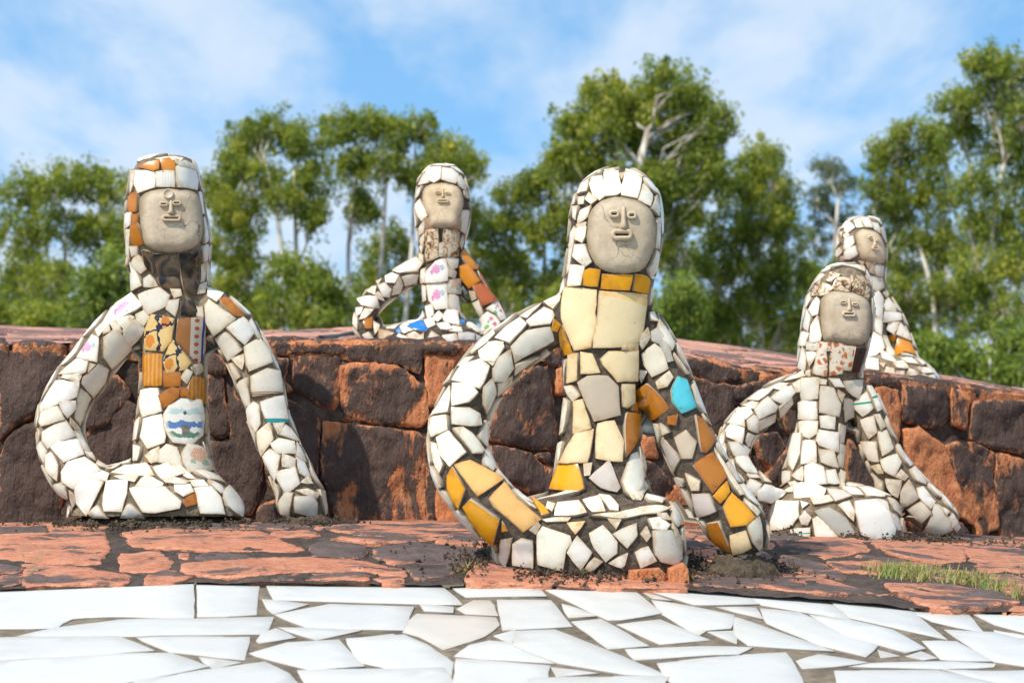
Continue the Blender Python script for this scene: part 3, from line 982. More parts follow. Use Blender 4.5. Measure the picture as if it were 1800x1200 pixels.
# ------------------------------------------------------------------ marble floor
SAMPLES.clear()
def tiles(txt, ox, oy, s):
    for i, (code, poly) in enumerate(parse(txt, ox, oy, s)):
        pts = trace(poly, floor_bvh, 4.0, 3)
        w = random.uniform(0.51, 0.58)
        col = (w, w * 0.975, w * 0.925) if code == 'T' else (0.54, 0.485, 0.42)
        piece('tile', pts, floor_bvh, M['floor'], floor_o, thick=0.004 + random.uniform(-0.001, 0.001), depth=0.006, bevel=0.0025, bh=0.0015, spacing=0.05,
              color=col, wob=0.0012, shrink=-0.0038, flat=0.0, edgew=0.006, tilt=0.004, normal=Vector((0, -0.15, 1)), smax=60)
tiles('''T -60,280 0,275 675,245 680,375 520,373 400,370 300,374 250,380 215,395 200,410 0,412 -60,412
T 698,248 908,248 897,360 790,368 697,370
T 60,438 200,410 420,382 680,378 960,372 930,430 480,438
T 935,256 1540,254 1580,290 1625,330 965,312
T 920,310 1080,328 960,362
T 970,365 1160,328 1452,338 1415,420 1080,410
T 905,458 925,430 970,412 1035,445 910,465
T 975,410 1270,418 1110,453
T -60,444 415,440 470,462 540,492 300,508 -60,526
T 480,445 875,442 858,522 600,495 540,470
T -60,532 400,505 600,500 730,545 560,580 400,610 -60,610
T 700,512 845,530 750,552
T 880,500 1010,462 1190,452 1230,500 1280,545 1090,558 900,508
T 420,640 480,600 700,562 930,530 1010,570 1080,640
T 1220,450 1420,435 1500,470 1590,530 1580,590 1420,562 1260,528
T 1280,440 1380,430 1410,436
C 1420,425 1440,385 1465,362 1740,375 1752,400 1700,440 1560,485 1480,440
T 1475,325 1590,340 1590,358 1495,352
C 1610,345 1665,315 1720,315 1750,368 1640,362
T 1585,265 1880,262 1920,300 1640,302
T 1752,315 1935,316 2010,405 1770,418
T 1742,440 1810,418 1800,468
T 1600,510 1650,472 1720,455 1880,470 1955,533 1690,518
T 1050,562 1560,550 1590,600 1600,640 1100,640
T 1605,517 1930,545 1920,590 1850,640 1600,640
''', 0, 900, 2)
tiles('''T 85,260 415,265 525,358 380,385 340,386
T 175,325 300,368 200,375
T 212,390 310,380 478,473 340,482
T 10,425 150,420 330,490 545,580 400,575 165,535 10,475
T 430,265 780,270 868,326 640,330
T 457,282 560,313 500,305
T 492,310 640,337 778,367 765,413 680,418 655,436 530,360
T 720,337 855,340 880,378
T 372,400 520,380 690,452 520,468
T 690,425 778,420 788,466
T 400,487 845,478 790,503 430,522
T 800,277 1090,296 1190,378 880,330
T 872,337 1010,354 1285,470 1240,513 1080,470 900,392
T 782,370 870,402 1130,493 835,473 788,440
T 1100,297 1380,335 1530,448 1190,375
T 1045,364 1200,387 1340,420 1450,483 1380,498 1180,440
T 1395,347 1600,360 1655,423 1480,387
T 1612,358 1820,343 1900,350 1900,450 1700,400
T 1522,418 1700,427 1900,475 1900,560 1700,530
T 1692,418 1900,458 1900,468 1700,426
T 1447,458 1560,458 1690,525 1510,520
T 1290,487 1360,508 1300,515
T 1387,510 1440,492 1490,515 1440,521
T 515,537 960,495 990,540 1020,600 1030,640 600,640 540,580
T 1002,527 1080,505 1250,530 1130,545 1020,552
T 1190,547 1260,537 1540,528 1700,535 1690,545 1500,553
T 1135,562 1500,560 1700,605 1750,640 1160,640
T 1510,556 1900,562 1900,640 1790,620
T 140,547 300,568 160,580
T -10,540 128,555 110,575 20,600 -10,600
T 70,590 550,582 500,640 0,640
T 0,267 75,265 115,298 0,300
''', 900, 900, 2)
cand = []
for _ in range(7000):
    u, v = rng.uniform(-690, 2490), rng.uniform(0.02, 0.98)
    p = floor_pt(u, v); cand.append((p, Vector((0, -0.15, 1)).normalized()))
def mk(pts, n, co):
    w = random.uniform(0.51, 0.58)
    piece('tile', pts, floor_bvh, M['floor'], floor_o, thick=0.004 + random.uniform(-0.001, 0.001), depth=0.006, bevel=0.0025, bh=0.0015, spacing=0.08,
          color=(w, w * 0.975, w * 0.925), wob=0.001, flat=0, edgew=0.006, tilt=0.004, normal=n, smax=40)
autofill(floor_bvh, cand, 0.16, 0.014, 0.035, mk, limit=260)

# ------------------------------------------------------------------ terrace slabs
SAMPLES.clear()
cand = []
for _ in range(3000):
    u, v = rng.uniform(-690, 2490), rng.uniform(0.015, 0.10)
    cand.append((terrace_pt(u, v), Vector((0, -0.25, 1)).normalized()))
def mk(pts, n, co):
    pts = [p + Vector((0, -0.018 if p.y < co.y else 0, 0)) for p in pts]
    piece('capstone', pts, terr_bvh, M['wallstone'], wroot, thick=random.uniform(0.006, 0.020), depth=0.035, bevel=0.010, bh=0.010, spacing=0.02,
          color=(random.choice((0.15, 0.25, 0.35, 0.5)), 0, 0), wob=0.006, rough=0.009, rfreq=18, flat=0, edgew=0.02, normal=n, smax=160, tilt=0.03, flake=0.004)
autofill(terr_bvh, cand, 0.15, 0.012, 0.0, mk, limit=120)
cand = []
for _ in range(9000):
    u, v = rng.uniform(-500, 2300), rng.uniform(0.19, 2.25)
    cand.append((terrace_pt(u, v), Vector((0, -0.1, 1)).normalized()))
def mk(pts, n, co):
    piece('slab', pts, terr_bvh, M['roofslab'], terrace, thick=random.uniform(0.006, 0.016), depth=0.01, bevel=0.006, spacing=0.05,
          color=(random.choice((0.4, 0.55, 0.7, 0.8)), 0, 0), wob=0.006, rough=0.004, rfreq=10, flat=0, edgew=0.02, normal=n, smax=60, tilt=0.012)
autofill(terr_bvh, cand, 0.20, 0.012, 0.0, mk, limit=300)
SAMPLES.clear()

# ------------------------------------------------------------------ sculptures
COLS = {'q': (0.62, 0.23, 0.02), 'w': (0.82, 0.78, 0.695), 'c': (0.74, 0.665, 0.54), 't': (0.78, 0.60, 0.35), 'o': (0.44, 0.155, 0.012), 'y': (0.74, 0.335, 0.01),
        'p': (0.82, 0.47, 0.15), 'b': (0.09, 0.52, 0.60), 'u': (0.02, 0.20, 0.62), 'g': (0.46, 0.44, 0.40), 'k': (0.50, 0.40, 0.30), 'n': (0.58, 0.50, 0.44),
        'R': (0.44, 0.11, 0.03), 's': (0.46, 0.32, 0.20)}
SPECIAL = {'F': ('flower', 'w'), 'Z': ('rose', 'w'), 'O': ('orange_flower', 'c'), 'B': ('branch', (0.72, 0.50, 0.20)), 'S': ('strip', (0.68, 0.58, 0.44)), 'L': ('land', 'w'),
           'P': ('striped', (0.78, 0.61, 0.37)), 'A': ('amberv', 'o'), 'Q': ('spots', 'c'), 'X': ('marbled', 'k'), 'D': ('dark', 's'), 'T': ('teal', 'w'),
           'N': ('brown_lines', 'c'), 'G': ('green_line', 'w'), 'I': ('ribs', 'w'), 'V': ('purple', (0.03, 0.015, 0.015))}
SPLAB = {'F': 'cream shard printed with a pink flower', 'Z': 'china shard with red roses', 'O': 'cream shard with an orange flower', 'B': 'yellow tile painted with dark branches',
         'S': 'tile with red dots and a blue line', 'L': 'rounded plate piece with a blue seascape', 'P': 'large cream tile with amber bands', 'A': 'fluted amber shard',
         'Q': 'cream tile with orange spots', 'X': 'brown marbled tile', 'D': 'dark glassy tile', 'T': 'cup piece with a teal band', 'N': 'cup piece with brown lines',
         'G': 'white piece with a thin green line', 'I': 'ribbed white piece', 'V': 'dark brown striped tile', 'b': 'turquoise shard', 'u': 'bright blue shard', 'g': 'grey flat shard'}

def body_mesh(sections, tubes, D, voxel=0.008):
    """sections: lists of rings (py, pxl, pxr, half depth px, dy, exponent, yaw); tubes: lists of (px, py, r px, dy)"""
    V, F = [], []
    kx = D / FPX
    for secs in sections:
        b0 = len(V); seg = 40
        for (py, xl, xr, hd, dy, ex, yaw) in secs:
            a, b_ = P(xl, py, D + dy), P(xr, py, D + dy)
            c = (a + b_) / 2; hw = max((b_ - a).length / 2 - 0.0025, 0.01)
            h = hd * kx
            cs, sn = math.cos(yaw), math.sin(yaw)
            for k in range(seg):
                an = 2 * math.pi * k / seg
                X = math.copysign(abs(math.cos(an)) ** (2 / ex), math.cos(an)) * hw
                Y = math.copysign(abs(math.sin(an)) ** (2 / ex), math.sin(an)) * h
                V.append(c + Vector((X * cs - Y * sn, X * sn + Y * cs, 0)))
        n = len(secs)
        for i in range(n - 1):
            for k in range(seg):
                q = b0 + i * seg; k2 = (k + 1) % seg
                F.append((q + k, q + seg + k, q + seg + k2, q + k2))
        F.append(tuple(b0 + k for k in range(seg)))
        F.append(tuple(b0 + (n-1) * seg + k for k in range(seg))[::-1])
    for tb in tubes:
        pts = [P(x, y, D + dy) for (x, y, r, dy) in tb]
        rs = [r * kx - 0.0025 for (_, _, r, _) in tb]
        # smooth the path
        path, rad = [], []
        m = len(pts)
        for i in range(m - 1):
            p0, p1, p2, p3 = pts[max(i-1, 0)], pts[i], pts[i+1], pts[min(i+2, m-1)]
            for j in range(6):
                t = j / 6
                path.append(0.5 * ((2*p1) + (p2 - p0) * t + (2*p0 - 5*p1 + 4*p2 - p3) * t*t + (3*p1 - p0 - 3*p2 + p3) * t**3))
                rad.append(rs[i] * (1 - t) + rs[i+1] * t)
        path.append(pts[-1]); rad.append(rs[-1])
        # rounded ends
        d0 = (path[0] - path[1]).normalized(); d1 = (path[-1] - path[-2]).normalized()
        path = [path[0] + d0 * rad[0] * .75, path[0] + d0 * rad[0] * 0.4] + path + [path[-1] + d1 * rad[-1] * 0.4, path[-1] + d1 * rad[-1] * .75]
        rad = [rad[0] * .45, rad[0] * .85] + rad + [rad[-1] * .85, rad[-1] * .45]
        b0 = len(V); seg = 20
        pa = None
        for i, (p, r) in enumerate(zip(path, rad)):
            d = (path[min(i+1, len(path)-1)] - path[max(i-1, 0)]).normalized()
            a = d.cross(Vector((0, 1, 0))).normalized()
            if pa is not None and a.dot(pa) < 0: a = -a
            pa = a
            b_ = d.cross(a)
            for k in range(seg):
                an = 2 * math.pi * k / seg
                V.append(p + (a * math.cos(an) + b_ * math.sin(an)) * r)
        for i in range(len(path) - 1):
            for k in range(seg):
                q = b0 + i * seg; k2 = (k + 1) % seg
                F.append((q + k, q + k2, q + seg + k2, q + seg + k))
        F.append(tuple(b0 + k for k in range(seg))[::-1])
        F.append(tuple(b0 + (len(path)-1) * seg + k for k in range(seg)))
    me = bpy.data.meshes.new('body')
    me.from_pydata([tuple(v) for v in V], [], F)
    ob = bpy.data.objects.new('tmp', me)
    COL.objects.link(ob)
    md = ob.modifiers.new('r', 'REMESH'); md.mode = 'VOXEL'; md.voxel_size = voxel
    ms = ob.modifiers.new('s', 'SMOOTH'); ms.factor = 0.5; ms.iterations = 4
    dg = bpy.context.evaluated_depsgraph_get()
    dg.update()
    out = bpy.data.meshes.new_from_object(ob.evaluated_get(dg), depsgraph=dg)
    out.name = 'body'
    bpy.data.objects.remove(ob)
    return out

def stadium(V, F, c, R, U, Nn, hw, hh, r, hfill=None):
    """raised lozenge-shaped rim (eye or lips)"""
    seg = 28; ts = 8
    b0 = len(V)
    st = max(hw - hh, 0)
    path = []
    for k in range(seg):
        an = 2 * math.pi * k / seg
        x = math.cos(an) * hh + (st if math.cos(an) > 0 else -st)
        y = math.sin(an) * hh
        path.append((x, y, math.cos(an), math.sin(an)))
    for (x, y, cx_, cy_) in path:
        for j in range(ts):
            b_ = 2 * math.pi * j / ts
            V.append(c + R * (x + cx_ * math.cos(b_) * r) + U * (y + cy_ * math.cos(b_) * r) + Nn * (math.sin(b_) * r * 1.6))
    for i in range(seg):
        for j in range(ts):
            i2, j2 = (i+1) % seg, (j+1) % ts
            F.append((b0 + i*ts + j, b0 + i2*ts + j, b0 + i2*ts + j2, b0 + i*ts + j2))
def face_part(name, parent, fc, V, F, mat):
    me = bpy.data.meshes.new(name)
    me.from_pydata([tuple(v - fc) for v in V], [], F)
    me.polygons.foreach_set('use_smooth', [True] * len(me.polygons))
    a = me.attributes.new('edge', 'FLOAT', 'POINT'); a.data.foreach_set('value', [1.0] * len(V))
    o = bpy.data.objects.new(name, me); COL.objects.link(o); me.materials.append(mat); o.parent = parent
    return o
    return o

def statue(label, D, base, sections, tubes, traced, face, mortar='mortar', facemat='face_grey', fill=0.06, clear=(0.02, 0.03), fillcols='wwwwc', group='mosaic sculptures of seated women', thick=0.0048, seed=1, basepad=None, facethick=0.016, grow=0.0040):
    global rng
    random.seed(seed); rng = np.random.default_rng(seed)
    SAMPLES.clear()
    root = empty('mosaic_statue', P(base[0], base[1], D))
    tag(root, label, 'statue', group)
    me = body_mesh(sections, tubes, D)
    bv = bvh_of(me)
    cands = [(p.center.copy(), p.normal.copy()) for p in me.polygons]
    k = D / FPX
    # face
    (fox, foy, fs, fpoly, feats, fyaw) = face
    code, poly = parse('f ' + fpoly, fox, foy, fs)[0]
    pts = trace(poly, bv, D, 0.5)
    # smooth outline
    sm = []
    for i in range(len(pts)):
        a, b_ = pts[i], pts[(i+1) % len(pts)]
        sm += [a * 0.75 + b_ * 0.25, a * 0.25 + b_ * 0.75]
    fo = piece('face', sm, bv, M[facemat], root, thick=facethick, depth=0.012, bevel=0.016, bh=0.013, spacing=0.014, flat=0.35, wob=0.0006, edgew=0.02, rough=0.0008, rfreq=25)
    fc = root.location + fo.location
    fme = fo.data
    fb = BVHTree.FromPolygons([v.co + fc for v in fme.vertices], [tuple(p.vertices) for p in fme.polygons])
    def fpt(x, y):
        x, y = fox + x / fs, foy + y / fs
        h = fb.ray_cast(CAM, ray(x, y))
        return h[0] if h[0] is not None else fb.find_nearest(P(x, y, fc.y))[0]
    # common frame of the face
    Nn = Vector()
    for ft in feats:
        h = fb.ray_cast(CAM, ray(fox + ft[1] / fs, foy + ft[2] / fs))
        if h[0] is not None: Nn += h[1]
    Nn.normalize()
    R = Vector((0, 0, 1)).cross(Nn).normalized()
    R = R if R.x > 0 else -R
    U = Nn.cross(R); U = U if U.z > 0 else -U
    pm = k / fs
    rcs = []
    for ft in feats:
        kind, x, y, hw, hh = ft[:5]
        c = fpt(x, y) + Nn * 0.001
        V, F = [], []
        hw *= pm / max(0.4, abs(R.x)); hh *= pm
        if kind in ('eye', 'mouth'):
            r = hh * (0.40 if kind == 'eye' else 0.42)
            c = c + Nn * r * 0.5
            stadium(V, F, c, R, U, Nn, hw - r, max(hh - r, r * 0.95), r)
            # bed inside the rim
        elif kind == 'nose':
            prof = [(-1.0, 0.42, 0.25), (-0.6, 0.5, 0.6), (0.0, 0.6, 0.85), (0.6, 0.8, 1.1), (0.88, 1.0, 1.2), (1.0, 0.9, 0.6)]
            b0 = 0
            for (v, w, h_) in prof:
                o_ = c - U * v * hh
                for (a, hgt) in ((-1.0, -0.2), (-0.85, 0.55), (-0.35, 1.0), (0.35, 1.0), (0.85, 0.55), (1.0, -0.2)):
                    V.append(o_ + R * a * w * hw + Nn * hgt * h_ * hw * 1.25)
            for i in range(len(prof) - 1):
                for j in range(5):
                    F.append((i*6+j, i*6+j+1, (i+1)*6+j+1, (i+1)*6+j))
            F.append(tuple(range(6))[::-1]); F.append(tuple(len(V) - 6 + j for j in range(6)))
        elif kind == 'bindi':
            seg = 20
            for rr, hgt in ((1.0, -0.001), (0.95, 0.0045), (0.8, 0.005), (0.72, 0.003)):
                for q in range(seg):
                    an = 2 * math.pi * q / seg
                    V.append(c + R * math.cos(an) * hw * rr + U * math.sin(an) * hw * rr + Nn * hgt)
            for i in range(3):
                for q in range(seg):
                    F.append((i*seg+q, i*seg+(q+1) % seg, (i+1)*seg+(q+1) % seg, (i+1)*seg+q))
            F.append(tuple(3*seg + q for q in range(seg)))
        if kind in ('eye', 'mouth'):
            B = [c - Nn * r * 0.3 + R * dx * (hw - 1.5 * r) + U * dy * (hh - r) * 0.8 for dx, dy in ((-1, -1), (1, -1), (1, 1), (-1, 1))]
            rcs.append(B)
        face_part({'bindi': 'forehead_disc'}.get(kind, kind), fo, fc, V, F, M[facemat])
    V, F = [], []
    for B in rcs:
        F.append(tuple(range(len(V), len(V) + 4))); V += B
    ds = face_part('painted_slit_shade', fo, fc, V, F, M['mortar']); ds['kind'] = 'stuff'  # dark quads that paint the shade inside the eye and mouth slits
    nsh = 0
    lst = []
    for (txt, ox, oy, s) in traced:
        lst += parse(txt, ox, oy, s)
    fout = np.array([(fox + float(a.split(',')[0]) / fs, foy + float(a.split(',')[1]) / fs) for a in fpoly.split()])
    for code, poly in lst:
        pts = trace(poly, bv, D, 0.075)
        mat, col, lab = 'plain', None, SPLAB.get(code)
        if code in SPECIAL:
            mat, col = SPECIAL[code]
            if isinstance(col, str): col = COLS[col]
        else: col = COLS[code]
        if code == 'w' and random.random() < 0.35: col = tuple(a * 0.5 + b_ * 0.5 for a, b_ in zip(COLS['w'], COLS['c']))
        if code in 'gkn': mat = 'matte'
        j = random.uniform(0.88, 1.05); j2 = random.uniform(-0.015, 0.02)
        col = (min(col[0] * j, 0.85), min(col[1] * j, 0.83), max(min(col[2] * j - j2 * col[2] * 2, 0.80), 0.005))
        o = piece('shard', pts, bv, M[mat], root, thick=thick + random.uniform(-0.0015, 0.002), depth=0.012, bevel=0.0018, bh=0.0006, spacing=0.02,
                  color=col, wob=0.0008, flat=0.42, edgew=0.010, tilt=0.03, shrink=-grow, smax=90)
        if o is None: continue
        nsh += 1
        if lab: o['label'] = lab
    # everything the photograph does not show: backs and undersides
    order = list(range(len(cands))); random.shuffle(order)
    front, back = [], []
    zb = root.location.z + 0.012
    for i in order:
        co, no = cands[i]
        if co.z < zb: continue
        v = (CAM - co).normalized()
        vis = no.dot(v) > 0.12 and (lambda h: h[0] is not None and (h[0] - co).length < 0.03)(bv.ray_cast(CAM, co - CAM))
        (front if vis else back).append((co, no))
    cnt = [0]
    def mk(pts, n, co):
        col = COLS[random.choice(fillcols)]
        o = piece('shard', pts, bv, M['plain'], root, thick=thick, depth=0.012, bevel=0.0018, bh=0.0006, spacing=0.022, color=col, wob=0.0008, flat=0.3,
                  edgew=0.010, tilt=0.03, smax=60, spread=0.5)
        if o: cnt[0] += 1
    nf = autofill(bv, front, fill * 0.72, 0.005, clear[1], mk, limit=40, dots=0.6)
    nb = autofill(bv, back, fill, 0.006, clear[0], mk, limit=max(20, 285 - nsh - nf))
    print(label[:30], 'traced', nsh, 'front', nf, 'back', nb)
    # rough the mortar
    V = [v.co.copy() for v in me.vertices]; NN = [v.normal.copy() for v in me.vertices]
    for v, p, n in zip(me.vertices, V, NN):
        v.co = p + n * (0.0016 * noise.fractal(p * 45, 0.9, 2.0, 3) - 0.0036)
    me.polygons.foreach_set('use_smooth', [True] * len(me.polygons))
    me.materials.clear()
    ob = link('body', me, M[mortar], root)
    # crumbled bed of mortar and soil the figure stands on
    if basepad:
        for (px0, px1, py, dy, h_, dep) in basepad:
            a, b_ = P(px0, py, D + dy), P(px1, py, D + dy)
            c = (a + b_) / 2; hw = (b_ - a).length / 2
            Vp, Fp = [], []
            nr, ns = 20, 130
            for i in range(nr):
                f = i / (nr - 1)
                for q in range(ns):
                    an = 2 * math.pi * q / ns
                    p = c + Vector((math.cos(an) * hw * f, math.sin(an) * dep * f, 0))
                    w = p * 28
                    wob = 1 + 0.10 * noise.noise(p * 9)
                    p = c + (p - c) * wob
                    zz = h_ * (1 - f ** 3.5) + (0.010 * noise.fractal(w, 0.6, 2.2, 5) + 0.007 * noise.noise(p * 70)) * (1.2 - 0.4 * f)
                    hh_ = ledge_bvh.ray_cast(Vector((p.x, p.y, 3)), Vector((0, 0, -1)))
                    gz = hh_[0].z if hh_[0] is not None else c.z
                    p.z = (gz - 0.006) * (0.35 + 0.65 * f) + (c.z - 0.006) * (0.65 - 0.65 * f) + zz
                    Vp.append(p)
            for i in range(nr - 1):
                for q in range(ns):
                    Fp.append((i*ns+q, (i+1)*ns+q, (i+1)*ns+(q+1) % ns, i*ns+(q+1) % ns))
            mesh_obj('mortar_bed', Vp, Fp, M['dirt'], root)
    return root

PI = math.pi
# ---- central sculpture
C_TR = [('''w 990,150 1005,112 1060,102 1072,150 1078,222 1050,243 1012,212
w 1074,82 1155,74 1158,110 1168,150 1168,200 1145,214 1082,220
w 1174,165 1198,82 1290,115 1283,165 1265,234 1175,214
w 1322,107 1385,195 1340,276 1270,243 1300,150
w 1396,210 1422,258 1388,333 1342,290
w 1160,86 1194,82 1174,120
w 922,205 945,150 972,112 985,132 975,188
w 985,198 1032,240 1000,262 968,235
w 926,226 962,222 955,260 926,260
w 893,222 916,208 912,260 892,265
w 936,302 1000,274 978,335 918,380
w 898,282 925,276 908,355 894,338
w 914,388 968,370 970,394 922,398
w 908,406 970,398 965,450 950,488 906,468
w 855,355 875,355 868,430 850,485 841,480
w 868,272 893,277 880,330 866,345
w 882,432 900,395 906,420 895,500 870,640 835,668 834,630 852,520
w 905,502 960,500 1000,600 965,625 892,568
w 879,618 962,630 940,735 863,742
w 832,520 843,520 822,675 802,712 805,630
w 845,702 852,745 815,808 799,762
w 1075,72 1130,62 1136,75 1080,80
w 1200,64 1300,100 1288,110 1198,78
w 1378,345 1395,345 1391,520 1373,520
w 1372,532 1386,550 1375,640 1340,695 1327,640 1347,615
c 1340,745 1352,762 1345,820 1326,850
y 960,655 985,640 1050,650 1035,742 955,735
y 1065,675 1238,680 1220,762 1055,755
y 1255,675 1320,685 1337,710 1325,783 1243,765
t 845,752 1028,766 1020,900 1030,960 996,1095 902,1116 840,980 822,930 835,800
P 1045,772 1320,792 1318,850 1300,980 1285,1060 1180,1095 1002,1100 1018,980 1036,900
t 1197,1092 1270,1077 1272,1116 1182,1113
y 777,935 815,965 795,1008 766,1003
y 822,977 858,1050 886,1130 852,1138 830,1090
w 692,826 742,770 783,757 715,802
w 717,820 788,765 813,835 775,880
w 582,920 650,856 715,846 622,930
w 620,950 720,872 768,890 780,915 755,963 640,976
w 437,1045 500,985 580,932 618,968 520,1078
w 300,1145 332,1090 430,1012 437,1027 345,1110
c 530,1095 620,1007 753,982 775,1060 550,1188
w 342,1130 400,1080 480,1077 485,1100 430,1188 372,1183 350,1160
w 1375,892 1400,902 1480,1080 1465,1118 1405,1060 1390,990
w 1335,902 1358,897 1385,948 1345,940
g 1347,1012 1385,987 1440,1090 1470,1180 1445,1185 1395,1080 1352,1060
c 1290,1030 1325,987 1340,1040 1290,1108 1277,1080
''', 740, 280, 3.3327), ('''w 240,63 250,22 288,4 328,7 275,42
w 280,60 330,8 393,4 380,60 345,118 287,76
c 345,132 365,77 425,42 438,130 400,188 345,190
c 452,112 568,68 565,95 447,158
w 157,115 200,72 258,76 215,115 172,124
w 150,190 195,122 290,87 328,122 300,198 283,226
c 367,202 437,168 430,205 365,258
w 153,205 240,207 273,245 230,288 150,308
c 297,220 340,182 353,250 312,345 300,300
w 147,320 230,322 278,350 286,400 230,403 147,395
w 102,205 140,136 163,137 142,190
w 96,235 140,217 144,260 136,340 52,362 62,300
w 50,372 130,357 137,425 52,458 43,420
w 80,462 135,432 216,530 137,598 92,540
w 152,420 195,413 240,440 298,520 290,533 245,533
w 50,482 74,492 108,590 95,628 62,570
p 162,592 235,570 393,660 272,740
y 148,602 180,652 213,705 185,797 132,710 127,645
y 207,790 240,757 378,845 350,968 290,920
p 332,750 395,677 480,727 573,850 490,910 352,790
y 532,757 560,772 613,828 582,836
y 387,862 413,905 391,907
w 522,903 560,868 568,880 546,922
y 682,2 708,6 720,50 706,58
t 708,62 751,57 751,183 706,198
t 769,52 820,60 858,148 769,153
t 864,85 900,50 1038,47 1034,188 942,190 872,110
t 737,30 810,5 870,20 740,42
t 965,22 1038,8 1038,40 962,38
c 697,216 725,213 768,255 729,283
k 752,196 800,169 895,166 944,215 953,350 831,381
t 968,207 1018,207 1018,290 985,316 963,311
t 734,287 775,279 818,415 732,438
t 742,440 828,422 815,500 798,578 667,583
t 846,396 925,380 968,480 963,573 837,560
o 985,342 1044,352 1038,460 977,552 976,420
o 1020,287 1034,300 1034,335 1012,330
y 660,597 750,590 788,705 758,723 630,710
w 782,587 818,582 808,640 787,643
n 807,655 900,570 953,700 940,718 862,698
w 960,670 1010,542 1040,527 1068,600 1058,690 1020,758 972,718
w 1042,507 1078,552 1078,600 1066,636
w 1060,662 1084,642 1084,700 1050,758 1032,757
w 690,92 704,87 690,200 681,213
w 682,272 710,287 690,428 650,443
w 662,492 680,482 667,588
w 607,772 643,782 628,818 602,800
w 657,777 755,767 793,820 740,833 642,836
w 777,762 850,747 883,815 822,818
w 852,742 900,747 943,790 943,818 907,813
w 525,748 600,727 700,722 760,730 650,742
w 582,860 640,847 718,847 703,858 600,863
c 812,838 940,827 1120,787 1190,802 1130,820 950,848
t 702,872 785,865 740,923
w 347,1030 385,952 433,942 428,1000 403,1083 347,1050
w 442,970 480,947 533,957 536,1088 442,1063
w 557,922 582,887 713,932 718,960 692,1000 678,1098 562,1068
w 702,1010 747,932 818,1010 765,1093
w 807,920 870,882 938,960 938,1013 885,1053 832,985
c 897,852 958,857 935,898
c 922,922 1028,870 1033,930 987,988
w 902,1063 988,1012 973,1070 963,1083
c 782,1095 830,1037 868,1055 820,1098
w 1030,1010 1085,982 1123,1050 1052,1083
w 1057,920 1078,887 1098,930 1080,958
w 1090,852 1140,847 1190,880 1170,906 1107,898
w 1132,827 1170,827 1193,858 1152,853
w 1112,907 1195,907 1248,1040 1223,1068 1152,1053 1122,1020
c 1202,872 1235,930 1245,960 1268,1060 1255,1063 1217,950
c 1062,62 1120,12 1158,42 1183,130 1107,168 1072,110
c 1127,197 1190,142 1208,170 1180,213 1137,223
b 1199,235 1230,170 1270,187 1318,313 1250,343 1207,290
o 1044,225 1085,202 1130,250 1188,320 1107,378 1072,310
o 1187,362 1230,352 1220,398 1187,393
c 1150,392 1198,430 1162,448
k 1217,462 1270,427 1318,480 1300,558 1252,558
n 1127,490 1160,464 1243,560 1210,623 1177,600
o 1314,357 1350,382 1410,465 1370,528 1347,528
o 1307,592 1395,534 1468,645 1397,723
c 1272,632 1338,667 1333,710 1302,710
n 1222,652 1253,662 1263,688 1237,688
y 1402,740 1463,670 1478,720 1435,773
y 1452,790 1490,727 1540,775 1598,840 1560,878 1482,888
n 1302,732 1380,732 1418,808 1332,838
o 1377,872 1430,860 1488,1008 1450,1018 1397,950
t 1482,932 1555,907 1583,985 1497,1018
c 1562,882 1615,837 1668,1008 1652,1023 1592,960
w 1657,882 1680,902 1693,960 1688,1008 1677,1008
c 1207,57 1235,92 1278,158 1267,158 1217,82
w 1180,2 1213,2 1195,43 1177,30
k 1347,345 1385,408 1372,390
c 1407,507 1480,640 1538,738 1522,738 1452,620
c 1542,752 1618,820 1605,838 1552,775
''', 740, 600, 2.7273)]
yw = -0.12
